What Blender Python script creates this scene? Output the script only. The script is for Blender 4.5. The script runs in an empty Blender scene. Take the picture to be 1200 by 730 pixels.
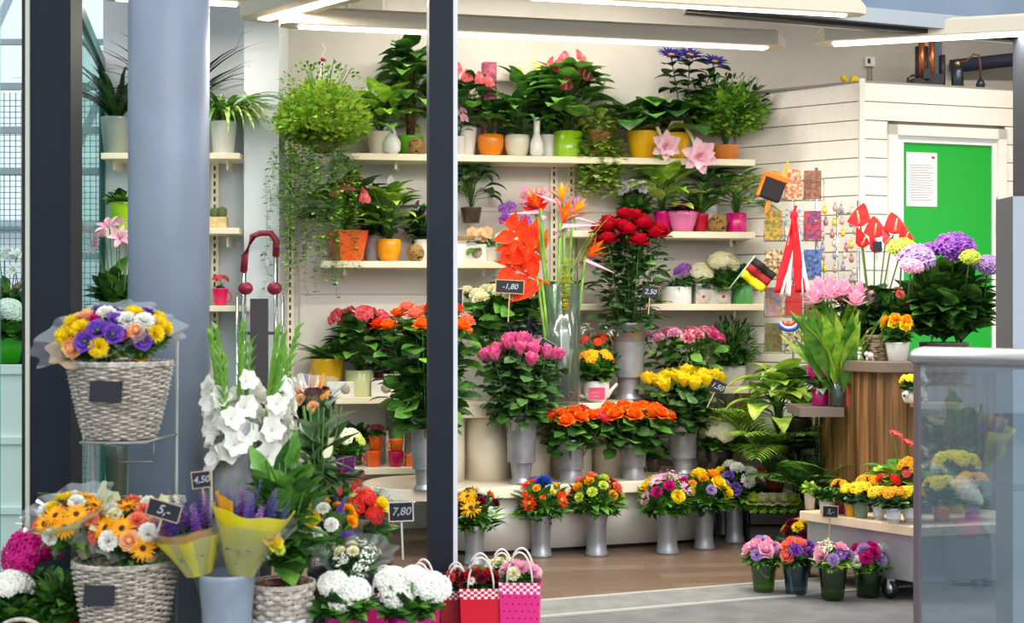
import bpy, math, random
from mathutils import Vector, Matrix, Quaternion
R = math.radians; PI = math.pi
F = 1666.7; CH = 1.5
COL = bpy.context.scene.collection
rnd = random.Random(7)
def V(*a): return Vector(a)
def X(px, D): return (px-600)/F*D
def Zp(py, D): return CH-(py-365)/F*D
def lin(c): c /= 255; return c/12.92 if c <= .04045 else ((c+.055)/1.055)**2.4
# ---------------------------------------------------------------- materials
MC = {}
def mat(name, c, rough=.5, spec=.4, metal=0, vary=0, vscale=30, c2=None, trans=0, bump=0, bscale=60, coat=0):
    if name in MC: return MC[name]
    m = bpy.data.materials.new(name); m.use_nodes = True; nt = m.node_tree; N = nt.nodes; L = nt.links
    b = N['Principled BSDF']; rgb = tuple(lin(x) for x in c)+(1,)
    b.inputs['Base Color'].default_value = rgb; b.inputs['Roughness'].default_value = rough
    b.inputs['Specular IOR Level'].default_value = spec; b.inputs['Metallic'].default_value = metal
    if coat: b.inputs['Coat Weight'].default_value = coat; b.inputs['Coat Roughness'].default_value = .12
    tc = N.new('ShaderNodeTexCoord')
    colout = None
    if vary or c2:
        n = N.new('ShaderNodeTexNoise'); n.inputs['Scale'].default_value = vscale; n.inputs['Detail'].default_value = 3
        L.new(tc.outputs['Object'], n.inputs['Vector'])
        r = N.new('ShaderNodeValToRGB'); r.color_ramp.elements[0].position = .38; r.color_ramp.elements[1].position = .64
        if c2 is None: c2 = tuple(min(255, x*(1+vary)) for x in c); ca = tuple(x*(1-vary) for x in c)
        else: ca = c
        r.color_ramp.elements[0].color = tuple(lin(x) for x in ca)+(1,); r.color_ramp.elements[1].color = tuple(lin(x) for x in c2)+(1,)
        L.new(n.outputs['Fac'], r.inputs['Fac']); L.new(r.outputs['Color'], b.inputs['Base Color']); colout = r.outputs['Color']
    if bump:
        n2 = N.new('ShaderNodeTexNoise'); n2.inputs['Scale'].default_value = bscale; L.new(tc.outputs['Object'], n2.inputs['Vector'])
        bp = N.new('ShaderNodeBump'); bp.inputs['Strength'].default_value = bump; bp.inputs['Distance'].default_value = .005
        L.new(n2.outputs['Fac'], bp.inputs['Height']); L.new(bp.outputs['Normal'], b.inputs['Normal'])
    if trans:
        t = N.new('ShaderNodeBsdfTranslucent'); t.inputs['Color'].default_value = rgb
        if colout: L.new(colout, t.inputs['Color'])
        mx = N.new('ShaderNodeMixShader'); mx.inputs['Fac'].default_value = trans
        L.new(b.outputs[0], mx.inputs[1]); L.new(t.outputs[0], mx.inputs[2]); L.new(mx.outputs[0], N['Material Output'].inputs['Surface'])
    MC[name] = m; return m
def glassmat(name, tint, refl=.12, rough=.02, dens=0, dcol=(200, 215, 225), graze=.5):
    if name in MC: return MC[name]
    m = bpy.data.materials.new(name); m.use_nodes = True; nt = m.node_tree; N = nt.nodes; L = nt.links
    N.remove(N['Principled BSDF']); t = N.new('ShaderNodeBsdfTransparent'); t.inputs['Color'].default_value = tuple(lin(x) for x in tint)+(1,)
    g = N.new('ShaderNodeBsdfGlossy'); g.inputs['Roughness'].default_value = rough
    fr = N.new('ShaderNodeLayerWeight'); pw = N.new('ShaderNodeMath'); pw.operation = 'POWER'; pw.inputs[1].default_value = 4; L.new(fr.outputs['Facing'], pw.inputs[0])
    ad = N.new('ShaderNodeMath'); ad.operation = 'MULTIPLY_ADD'; ad.use_clamp = True; ad.inputs[1].default_value = graze; ad.inputs[2].default_value = refl
    L.new(pw.outputs[0], ad.inputs[0]); mx = N.new('ShaderNodeMixShader'); L.new(ad.outputs[0], mx.inputs['Fac'])
    L.new(g.outputs[0], mx.inputs[2]); last = t.outputs[0]
    if dens:
        d = N.new('ShaderNodeBsdfDiffuse'); d.inputs['Color'].default_value = tuple(lin(x) for x in dcol)+(1,)
        m2 = N.new('ShaderNodeMixShader'); m2.inputs['Fac'].default_value = dens; L.new(t.outputs[0], m2.inputs[1]); L.new(d.outputs[0], m2.inputs[2]); last = m2.outputs[0]
    L.new(last, mx.inputs[1]); L.new(mx.outputs[0], N['Material Output'].inputs['Surface']); MC[name] = m; return m
def emat(name, c, s):
    if name in MC: return MC[name]
    m = bpy.data.materials.new(name); m.use_nodes = True; b = m.node_tree.nodes['Principled BSDF']
    b.inputs['Base Color'].default_value = (1, 1, 1, 1); b.inputs['Emission Color'].default_value = tuple(lin(x) for x in c)+(1,); b.inputs['Emission Strength'].default_value = s
    MC[name] = m; return m
def leafm(name, c, c2, rough=.42, sc=14): return mat(name, c, rough, .35, c2=c2, vscale=sc, trans=.22)
GD = leafm('leaf_dark', (34, 70, 30), (66, 112, 46)); GM = leafm('leaf_mid', (62, 122, 42), (118, 172, 68)); GB = leafm('leaf_bright', (122, 180, 44), (196, 226, 92))
GG = leafm('leaf_grey', (80, 116, 84), (148, 176, 132)); GY = leafm('leaf_lime', (128, 168, 40), (206, 220, 100)); GV = leafm('leaf_varieg', (72, 142, 44), (222, 232, 140), sc=40)
GK = leafm('leaf_black', (24, 44, 30), (56, 72, 54)); GR = leafm('leaf_rose', (48, 88, 44), (104, 146, 80)); GLB = leafm('leaf_gladiolus', (86, 150, 40), (150, 200, 92), sc=6)
GIV = leafm('leaf_ivy', (120, 150, 60), (222, 228, 150), sc=60); STEM = mat('stem', (78, 116, 50), .55); STEMW = mat('stem_pale', (196, 200, 160), .5); BARK = mat('bark', (74, 54, 38), .85, vary=.25)
SOIL = mat('soil', (48, 36, 28), .95, .1, vary=.3)
def petal(n, c, c2=None, tr=.25): return mat('petal_'+n, c, .55, .25, c2=c2 or tuple(min(255, x*1.12+10) for x in c), vscale=2.2, trans=tr)
P = dict(pink=petal('pink', (214, 66, 136), (244, 132, 180)), red=petal('red', (176, 8, 34), (214, 24, 52)), orange=petal('orange', (244, 92, 14), (252, 148, 40)), yellow=petal('yellow', (246, 212, 6), (254, 236, 60)),
 white=petal('white', (240, 240, 232), (252, 252, 248)), cream=petal('cream', (240, 236, 190), (250, 248, 226)), lime=petal('lime', (196, 216, 60), (226, 236, 120)), purple=petal('purple', (92, 54, 160), (132, 84, 196)),
 magenta=petal('magenta', (190, 8, 116), (224, 40, 150)), violet=petal('violet', (124, 62, 170), (178, 112, 206)), lilac=petal('lilac', (176, 140, 206), (208, 180, 224)), blue=petal('blue', (36, 78, 170), (60, 104, 200)),
 navy=petal('navy', (44, 38, 120), (74, 64, 160)), blush=petal('blush', (250, 196, 214), (255, 226, 236)), salmon=petal('salmon', (240, 120, 96), (250, 160, 130)), peach=petal('peach', (248, 186, 130), (252, 214, 170)), palepink=petal('palepink', (242, 166, 200), (252, 206, 224)),
 coral=petal('coral', (216, 52, 70), (244, 110, 120)), burg=petal('burg', (88, 12, 40), (124, 24, 56)), amber=petal('amber', (250, 164, 10), (254, 196, 40)), orred=petal('orred', (228, 44, 20), (246, 84, 30)),
 pinkwhite=petal('pinkwhite', (214, 60, 110), (252, 222, 228)), scarlet=petal('scarlet', (216, 14, 20), (238, 40, 40)), brown=mat('disc_brown', (60, 32, 22), .8), gold=mat('disc_gold', (206, 150, 30), .7))
# ---------------------------------------------------------------- mesh builder
class MB:
    def __init__(s): s.v = []; s.f = []; s.m = []
    def face(s, idx, m=0): s.f.append(idx); s.m.append(m)
    def grid(s, rows, close=False, m=0):
        b = len(s.v); n = len(rows[0])
        for r in rows: s.v.extend([tuple(p) for p in r])
        for i in range(len(rows)-1):
            for j in range(n if close else n-1):
                k = (j+1) % n
                s.face((b+i*n+j, b+i*n+k, b+(i+1)*n+k, b+(i+1)*n+j), m)
    def lathe(s, prof, n=28, m=0, c=(0, 0, 0), cap0=True, cap1=False, oval=1):
        rows = [[(c[0]+r*math.cos(2*PI*j/n), c[1]+oval*r*math.sin(2*PI*j/n), c[2]+z) for j in range(n)] for r, z in prof]
        b = len(s.v); s.grid(rows, True, m)
        if cap0: s.face(tuple(b+j for j in range(n))[::-1], m)
        if cap1: s.face(tuple(b+(len(prof)-1)*n+j for j in range(n)), m)
    def tube(s, pts, r, n=6, m=0, r2=None):
        pts = [Vector(p) for p in pts]; rows = []; k = len(pts)
        for i, p in enumerate(pts):
            t = (pts[min(i+1, k-1)]-pts[max(i-1, 0)]).normalized()
            a = t.cross(Vector((0, 0, 1)) if abs(t.z) < .9 else Vector((1, 0, 0))).normalized(); bb = t.cross(a)
            rr = r if r2 is None else r+(r2-r)*i/(k-1)
            rows.append([p+a*rr*math.cos(2*PI*j/n)+bb*rr*math.sin(2*PI*j/n) for j in range(n)])
        b = len(s.v); s.grid(rows, True, m); s.face(tuple(b+j for j in range(n))[::-1], m); s.face(tuple(b+(k-1)*n+j for j in range(n)), m)
    def box(s, x0, x1, y0, y1, z0, z1, m=0, M=None):
        b = len(s.v)
        for z in (z0, z1):
            for x, y in ((x0, y0), (x1, y0), (x1, y1), (x0, y1)):
                p = Vector((x, y, z)); s.v.append(tuple(M @ p if M else p))
        for q in ((0, 3, 2, 1), (4, 5, 6, 7), (0, 1, 5, 4), (1, 2, 6, 5), (2, 3, 7, 6), (3, 0, 4, 7)): s.face(tuple(b+i for i in q), m)
    def prism(s, poly, z0, z1, m=0):
        b = len(s.v); n = len(poly)
        for z in (z0, z1): s.v.extend([(x, y, z) for x, y in poly])
        s.face(tuple(b+i for i in range(n))[::-1], m); s.face(tuple(b+n+i for i in range(n)), m)
        for i in range(n): j = (i+1) % n; s.face((b+i, b+j, b+n+j, b+n+i), m)
    def leaf(s, base, d, L, W, droop=.6, shape='oval', fold=.25, seg=4, m=0, roll=0):
        d = Vector(d).normalized(); p = Vector(base)
        side = d.cross(Vector((0, 0, 1)))
        if side.length < .05: side = Vector((math.cos(roll*3), math.sin(roll*3), 0)); side = side-d*side.dot(d)
        side.normalize(); n = side.cross(d)
        if roll: q = Quaternion(d, roll); side = q @ side; n = q @ n
        rows = []; st = L/seg; a = droop/seg
        for i in range(seg+1):
            t = i/seg; w = W*.5*PROF[shape](t)+W*.015
            rows.append([p-side*w+n*fold*w, p.copy(), p+side*w+n*fold*w]); p = p+d*st
            d, n = (d*math.cos(a)-n*math.sin(a)), (n*math.cos(a)+d*math.sin(a))
        s.grid(rows, False, m)
    def ball(s, c, r, m=0, n=8, k=5, sz=1):
        s.lathe([(r*math.sin(PI*i/k)+1e-5, -r*sz*math.cos(PI*i/k)) for i in range(k+1)], n, m, c, False)
    def add(s, o, M, mo=0):
        b = len(s.v); s.v.extend([tuple(M @ Vector(p)) for p in o.v]); s.f.extend([tuple(b+i for i in f) for f in o.f]); s.m.extend([x+mo for x in o.m])
    def mesh(s, name, mats, smooth=True):
        me = bpy.data.meshes.new(name); me.from_pydata(s.v, [], s.f)
        for x in (mats if isinstance(mats, (list, tuple)) else [mats]): me.materials.append(x)
        me.polygons.foreach_set('material_index', s.m)
        me.polygons.foreach_set('use_smooth', [smooth]*len(s.f)); me.update(); return me
PROF = dict(oval=lambda t: math.sin(PI*t)**.8 if 0 < t < 1 else 0, lance=lambda t: math.sin(PI*min(1, t**.75))**1.1 if 0 < t < 1 else 0, strap=lambda t: min(1, .55+t*2)*(1-max(0, t-.45)/.55) if t < 1 else 0,
 heart=lambda t: (min(1, t*6)**.5)*(1-t)**.75*1.15 if t > 0 else .35, round=lambda t: min(1, .35+t*1.4)*(math.sqrt(max(0, 1-((t-.55)/.45)**2)) if t > .55 else 1), spade=lambda t: math.sin(PI*t**.6)**.9 if 0 < t < 1 else 0)
EMP = {}
def tag(o, label, cat, group=None, kind=None):
    if label: o['label'] = label
    if cat: o['category'] = cat
    if group: o['group'] = group
    if kind: o['kind'] = kind
    return o
def obj(name, me, parent=None, loc=(0, 0, 0), rot=None, scale=None, smooth=True):
    o = bpy.data.objects.new(name, me); COL.objects.link(o); o.parent = parent; o.location = loc
    if rot is not None:
        if isinstance(rot, Quaternion): o.rotation_mode = 'QUATERNION'; o.rotation_quaternion = rot
        else: o.rotation_euler = rot
    if scale is not None: o.scale = (scale,)*3 if not isinstance(scale, (tuple, list)) else scale
    return o
def thing(name, label, cat, loc=(0, 0, 0), rz=0, group=None):
    o = bpy.data.objects.new(name, None); COL.objects.link(o); o.location = loc; o.rotation_euler = (0, 0, rz); o.empty_display_size = .05
    return tag(o, label, cat, group)
def struct(name, mb, mats, smooth=False, label=None):
    o = obj(name, mb.mesh(name, mats, smooth)); o['kind'] = 'structure'
    if label: o['label'] = label
    return o
def copy_tree(o, parent=None, ch=None):
    c = o.copy(); COL.objects.link(c); c.parent = parent
    for k in list(o.children): copy_tree(k, c)
    return c
def bevel(o, w=.004, seg=2):
    b = o.modifiers.new('bevel', 'BEVEL'); b.width = w; b.segments = seg; b.limit_method = 'ANGLE'; return o
def qz(d): return Vector(d).to_track_quat('Z', 'Y')
def fib(n, zmin=0, r=rnd):
    out = []; off = r.random()*6
    for i in range(n):
        z = 1-(1-zmin)*(i+.5)/n; a = i*2.39996+off; q = math.sqrt(max(0, 1-z*z)); out.append(Vector((q*math.cos(a), q*math.sin(a), z)))
    return out
# ---------------------------------------------------------------- blooms: unit radius, facing +Z; base near origin
BL = {}
def bloom(kind, col):
    key = (kind, col)
    if key in BL: return BL[key]
    b = MB(); r = random.Random(len(kind)*7+3)
    def ring(n, z, el, L, W, droop, sh='round', fold=.3, m=0, off=0, r0=.05, seg=4, jit=.12):
        for i in range(n):
            a = 2*PI*(i+off)/n+r.uniform(-jit, jit); e = R(el)+r.uniform(-jit, jit)*.6
            h = Vector((math.cos(a), math.sin(a), 0)); d = h*math.cos(e)+Vector((0, 0, math.sin(e)))
            b.leaf(h*r0+Vector((0, 0, z)), d, L*r.uniform(.93, 1.05), W, droop, sh, fold, seg, m)
    if kind == 'rose':
        b.ball((0, 0, .05), .38, 0, 10, 6, 1.35)
        ring(4, -.35, 72, 1.15, .95, -.35, fold=.45, r0=.12); ring(5, -.4, 60, 1.15, 1.1, -.25, off=.5, fold=.4, r0=.15)
        ring(6, -.42, 46, 1.15, 1.15, .15, off=.2, fold=.3, r0=.15); ring(6, -.42, 24, 1.05, 1.1, .55, off=.6, r0=.15, fold=.2)
        ring(5, -.45, -5, .7, .28, .6, 'lance', m=1, r0=.1)
    elif kind == 'bud':
        b.ball((0, 0, .25), .42, 0, 10, 6, 1.6); ring(4, -.4, 78, 1.4, 1.0, -.25, fold=.5, r0=.2); ring(5, -.42, 66, 1.3, 1.1, .0, off=.5, fold=.4, r0=.2); ring(5, -.4, 35, .55, .3, .6, 'lance', m=1, r0=.2)
    elif kind == 'gerbera':
        ring(20, 0, 12, 1, .26, .15, 'strap', r0=.15, fold=.3, seg=3); ring(18, .04, 22, .8, .22, .1, 'strap', off=.5, r0=.12, seg=3)
        b.lathe([(.3, 0), (.28, .1), (.2, .14), (.001, .12)], 12, 2); ring(14, .08, 50, .2, .08, .1, 'strap', r0=.2, seg=2, m=0)
    elif kind in ('mum', 'carn'):
        n = 70 if kind == 'mum' else 60; zmin = -.25
        for i, p in enumerate(fib(n, zmin, r)):
            q = Vector((p.x, p.y, p.z*.62)); d = (q+Vector((r.uniform(-.2, .2), r.uniform(-.2, .2), .15))).normalized()
            b.leaf(q*.35, d, .68, .36 if kind == 'mum' else .5, -.3 if kind == 'mum' else .2, 'strap' if kind == 'mum' else 'round', .5, 3, 0, r.uniform(-.6, .6) if kind == 'carn' else 0)
        b.lathe([(.1, -.6), (.3, -.3), (.4, 0)], 8, 1)
    elif kind in ('mophead', 'kal', 'kalflat'):
        n = {'mophead': 95, 'kal': 34, 'kalflat': 22}[kind]; fs = {'mophead': .2, 'kal': .27, 'kalflat': .33}[kind]; zz = {'mophead': .75, 'kal': .5, 'kalflat': .35}[kind]
        for p in fib(n, -.15 if kind == 'mophead' else .1, r):
            c = Vector((p.x, p.y, p.z*zz))*r.uniform(.86, 1); nn = Vector((p.x, p.y, p.z+.3)).normalized(); q = qz(nn); o0 = r.random()*6
            for k in range(4):
                a = o0+k*PI/2; d = q @ Vector((math.cos(a), math.sin(a), .15)); b.leaf(c, d, fs, fs*.95, .3, 'round', .1, 2, 0, 0)
            b.ball(c+nn*.02, .03, 2, 4, 2)
        b.ball((0, 0, -.05), .8 if kind == 'mophead' else .72, 0 if kind == 'mophead' else 1, 12, 6, zz*.85)
    elif kind == 'lily':
        ring(3, 0, 42, 1.15, .45, .9, 'oval', fold=.4, r0=.04, seg=5, jit=.05); ring(3, .02, 46, 1.1, .36, .9, 'oval', off=.5, fold=.4, r0=.04, seg=5, jit=.05)
        for k in range(5): a = k*1.256; b.tube([(0, 0, 0), (.2*math.cos(a), .2*math.sin(a), .5)], .012, 3, 1); b.ball((.2*math.cos(a), .2*math.sin(a), .52), .05, 2, 4, 3)
    elif kind == 'lisi':
        ring(4, -.3, 66, 1.1, 1.1, .3, fold=.35, r0=.1); ring(5, -.32, 50, 1.2, 1.15, .7, off=.5, fold=.25, r0=.1); b.ball((0, 0, .1), .2, 1, 6, 4)
    elif kind == 'daisy':
        ring(13, 0, 10, 1, .42, .2, 'oval', r0=.15, fold=.2, seg=3); b.ball((0, 0, .03), .26, 2, 8, 4, .6)
    elif kind == 'curcuma':
        for k in range(5): ring(6, .1+k*.16, 20+k*14, .95-k*.1, .36, -.3, 'oval', off=k*.5, fold=.35, r0=.06, seg=3)
        ring(6, -.25, 18, .5, .4, .5, 'oval', m=1)
    elif kind == 'anth':
        d = Vector((0, .55, .84)); b.leaf((0, -.45, -.1), (0, .95, .25), 1.7, 1.5, .35, 'heart', .22, 6, 0); b.tube([(0, -.3, 0), (.02, .05, .45), (.03, .15, .75)], .08, 6, 2, .03)
    elif kind == 'spath':
        b.leaf((0, -.15, 0), (0, .25, 1), 1.5, .8, .2, 'spade', .5, 5, 0); b.tube([(0, .0, .1), (0, .02, .8)], .08, 6, 2, .05)
    elif kind == 'orchid':
        for k, a in enumerate((90, 210, 330)): a = R(a); b.leaf((0, 0, 0), (math.cos(a), math.sin(a), .15), 1, .62, .25, 'oval', .1, 4, 0)
        for a in (25, 155): a = R(a); b.leaf((0, 0, .03), (math.cos(a), math.sin(a), .12), .95, 1.0, .2, 'round', .1, 4, 0)
        b.leaf((0, 0, .05), (0, -.7, .7), .5, .4, -.8, 'round', .4, 3, 2)
    elif kind == 'strel':
        b.tube([(0, 0, -.5), (.15, 0, -.1), (.9, 0, .1), (1.5, 0, .28)], .16, 7, 1, .01)
        for k in range(6): a = R(35+k*17); b.leaf((-.02+.1*k*.3, 0, -.02), (math.cos(a), r.uniform(-.22, .22), math.sin(a)), 1.15, .3, .15, 'lance', .4, 4, 0)
        b.leaf((.1, 0, 0), (.75, .1, .6), 1.0, .14, 0, 'lance', .4, 3, 3)
    elif kind == 'helic':
        for k in range(6):
            s_ = 1 if k % 2 else -1; b.leaf((0, 0, k*.27), (s_*.86, r.uniform(-.3, .3), .55), 1.55-k*.14, .62, -.2, 'lance', .7, 5, 0, s_*1.3)
        b.tube([(0, 0, -.3), (.04, 0, .9), (-.03, 0, 2)], .06, 6, 0, .03)
    elif kind == 'oncid':
        b.tube([(0, 0, 0), (.05, 0, 1), (.2, 0, 2)], .03, 4, 1, .015)
        for k in range(44):
            t = r.random(); p = Vector((.2*t*t+r.uniform(-.3, .3)*(1-t*.6), r.uniform(-.3, .3)*(1-t*.6), .2+1.8*t))
            for j in range(3): a = r.random()*6.28; b.leaf(p, (math.cos(a), math.sin(a), .2), .17, .15, .2, 'round', .1, 2, 0)
    elif kind == 'spike':
        b.tube([(0, 0, -.2), (0, 0, 2)], .04, 4, 1, .02)
        for k in range(46):
            t = k/46; a = k*2.4; rr = .3*(1-t*.72); h = Vector((math.cos(a), math.sin(a), .25)); p = Vector((0, 0, t*2))
            for j in (-.5, 0, .5): b.leaf(p+h*.08, Quaternion((0, 0, 1), j*1.4) @ h, rr, rr*.7, .1, 'round', .2, 2, 0)
    elif kind == 'lotus':
        ring(6, 0, 12, 1.05, .62, .2, 'oval', fold=.2, r0=.05, jit=.05); ring(6, .02, 42, .9, .6, .3, 'oval', off=.5, fold=.25, r0=.05, jit=.05); ring(5, .04, 68, .6, .45, -.2, 'oval', fold=.3)
    elif kind == 'glad':
        ring(3, 0, 48, 1.1, .8, .9, 'oval', fold=.15, r0=.04, seg=5, jit=.1); ring(3, .02, 52, 1.05, .85, .8, 'oval', off=.5, fold=.15, r0=.04, seg=5, jit=.1); b.tube([(0, 0, 0), (.1, 0, .6)], .03, 4, 0)
    elif kind == 'sprig':
        for k in range(30):
            p = Vector((r.uniform(-.7, .7), r.uniform(-.7, .7), r.uniform(0, .7)))
            b.tube([(0, 0, -.5), p], .012, 3, 1)
            for j in range(4): a = r.random()*6.28; b.leaf(p, (math.cos(a), math.sin(a), .5), .16, .13, .2, 'round', .1, 2, 0)
    cen = {'gerbera': P['brown'] if col in ('amber', 'red', 'orange', 'palepink') else P['gold'], 'mophead': P[col], 'kal': P['gold'], 'kalflat': P['gold'], 'anth': P['cream'], 'spath': P['cream'], 'orchid': P['magenta'] if col == 'violet' else P['amber']}.get(kind, P['gold'])
    g = P['palepink'] if kind == 'strel' else STEM
    me = b.mesh('bloom_'+kind+'_'+col, [P[col], g, cen, P['blue']]); BL[key] = me; return me
NAMES = dict(rose='rose_bloom', bud='rosebud', gerbera='gerbera_bloom', mum='chrysanthemum_bloom', carn='carnation_bloom', mophead='flower_head', kal='flower_cluster', lotus='flower_bloom', glad='gladiolus_floret', kalflat='flower_cluster', lily='lily_bloom', lisi='lisianthus_bloom',
 daisy='daisy_bloom', curcuma='flower_head', anth='anthurium_bloom', spath='peace_lily_bloom', orchid='orchid_bloom', strel='flower_head', helic='flower_head', oncid='flower_spray', spike='flower_spike', sprig='flower_sprig')
def put_bloom(kind, col, parent, p, d, size, spin=None):
    q = qz(d)
    if kind in ('anth', 'orchid', 'spath', 'strel', 'helic'):
        q = Quaternion((0, 0, 1), 0)
        if kind in ('anth', 'orchid'):
            z = Vector(d).normalized(); y = Vector((0, 0, 1)); y = (y-z*y.dot(z)).normalized(); x = y.cross(z)
            q = Matrix((x, y, z)).transposed().to_quaternion()
        if kind in ('strel', 'helic', 'spath'): q = Quaternion((0, 1, 0), math.atan2(d[0], max(.2, d[2]))) @ Quaternion((0, 0, 1), spin or 0)
    else: q = q @ Quaternion((0, 0, 1), rnd.random()*6.28 if spin is None else spin)
    return obj(NAMES[kind], bloom(kind, col), parent, p, q, size)
# ---------------------------------------------------------------- foliage (origin at rim)
def f_bush(rx, h, n, L, W, shape='oval', zc=.35, low=-.15, stems=8, mats=None, seed=0, fill=.5, droop=.6, ry=None, m=None):
    n = int(n*1.5); W = W*1.15; L = L*1.08
    b = MB(); r = random.Random(seed+n); ry = ry or rx
    for i in range(n):
        p = fib(1, -1, r)[0]; p = Vector((r.gauss(0, 1), r.gauss(0, 1), r.gauss(0, 1))).normalized(); k = (fill+(1-fill)*r.random())
        if p.z < 0: p.z *= .5
        q = Vector((p.x*rx*k, p.y*ry*k, h*zc+p.z*h*(1-zc)*k))
        if q.z < h*low: q.z = h*low
        d = Vector((p.x+r.uniform(-.4, .4), p.y+r.uniform(-.4, .4), max(-.3, p.z)+r.uniform(-.1, .7)))
        l = L*r.uniform(.7, 1.2); d.normalize()
        b.leaf(q-d*l*.6, d, l, W*r.uniform(.8, 1.15), droop*r.uniform(.4, 1.5), shape, .22, 4, 0 if r.random() < .62 else 1, r.uniform(-.5, .5))
    for i in range(stems):
        a = i*2.4; k = r.uniform(.2, .7); b.tube([(0, 0, -.01), (rx*k*.4*math.cos(a), ry*k*.4*math.sin(a), h*.4), (rx*k*math.cos(a), ry*k*math.sin(a), h*.85)], min(.003, max(.0012, h*.008)), 4, 2)
    return b
def f_broad(rx, h, n, L, W, shape='spade', seed=0, droop=.9, up=.55, fold=.25):
    n = int(n*1.35); W = W*1.5; L = L*1.08
    b = MB(); r = random.Random(seed+n*3)
    for i in range(n):
        a = i*2.4+r.uniform(-.3, .3); t = (i+.5)/n; rad = rx*(.15+.8*t)*.75; z = h*(1-.62*t*t)*r.uniform(.8, 1.02); c = Vector((math.cos(a), math.sin(a), 0))
        tip = c*rad+Vector((0, 0, z-L*.25)); b.tube([(0, 0, 0), c*rad*.35+Vector((0, 0, z*.6)), tip], max(.0015, L*.018), 4, 2)
        b.leaf(tip, c+Vector((r.uniform(-.4, .4), r.uniform(-.4, .4), up*(1.3-t)+r.uniform(-.1, .2))), L*r.uniform(.8, 1.15), W*r.uniform(.85, 1.1), droop*r.uniform(.6, 1.3), shape, fold, 6, 0 if r.random() < .6 else 1)
    return b
def f_strap(n, L, W, up=.9, droop=1.6, seed=0, r0=.01, upv=.5, spread=1):
    b = MB(); r = random.Random(seed+n)
    for i in range(n):
        a = i*2.4+r.uniform(-.2, .2); c = Vector((math.cos(a)*spread, math.sin(a)*spread, up+r.uniform(-upv, upv)))
        b.leaf(Vector((math.cos(a)*r0, math.sin(a)*r0, 0)), c, L*r.uniform(.6, 1.05), W*r.uniform(.8, 1.1), droop*r.uniform(.6, 1.2), 'strap', .35, 8, 0 if r.random() < .6 else 1)
    return b
def f_palm(n, L, seed=0, up=1.0, nl=26, lw=.012, droop=1.3, ll=.28):
    b = MB(); r = random.Random(seed)
    for i in range(n):
        a = i*2.4; d = Vector((math.cos(a), math.sin(a), up+r.uniform(-.3, .9))).normalized(); p = Vector((0, 0, 0)); l = L*r.uniform(.65, 1.05)
        side = d.cross(Vector((0, 0, 1))).normalized(); nn = side.cross(d); pts = [p.copy()]; dr = droop*r.uniform(.6, 1.2)/nl
        for k in range(nl):
            p = p+d*l/nl; d, nn = d*math.cos(dr)-nn*math.sin(dr), nn*math.cos(dr)+d*math.sin(dr); pts.append(p.copy())
            if k > nl*.28:
                t = k/nl; q = l*ll*math.sin(PI*(.15+t*.8))
                for s_ in (-1, 1): b.leaf(p, side*s_*1.0+d*.75+nn*.15, q*r.uniform(.85, 1.1), lw, .7, 'strap', .2, 3, 0 if r.random() < .6 else 1)
        b.tube(pts[::3], .004, 4, 2, .0015)
    return b
def f_trail(n, rx, drop, leaf=.012, seed=0, ndl=22, ry=None):
    b = MB(); r = random.Random(seed); ry = ry or rx
    for i in range(n):
        a = i*2.4; k = r.uniform(.4, 1); p = Vector((0, 0, 0)); e = Vector((math.cos(a)*rx*k, math.sin(a)*ry*k, 0)); dz = drop*r.uniform(.35, 1)
        pts = []
        for j in range(ndl+1):
            t = j/ndl; q = Vector((e.x*min(1, t*2.2), e.y*min(1, t*2.2), .05*math.sin(min(1, t*3)*PI)-dz*max(0, t-.2)/.8))+Vector((r.uniform(-1, 1), r.uniform(-1, 1), 0))*leaf*.6; pts.append(q)
            if j > 1:
                for s_ in (0, 1):
                    aa = r.random()*6.28; b.leaf(q, (math.cos(aa), math.sin(aa), r.uniform(-.4, .4)), leaf*r.uniform(.7, 1.3), leaf*.8, .3, 'oval', .2, 2, 0 if r.random() < .6 else 1)
        b.tube(pts[::2], .0012, 3, 2)
    return b
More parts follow.
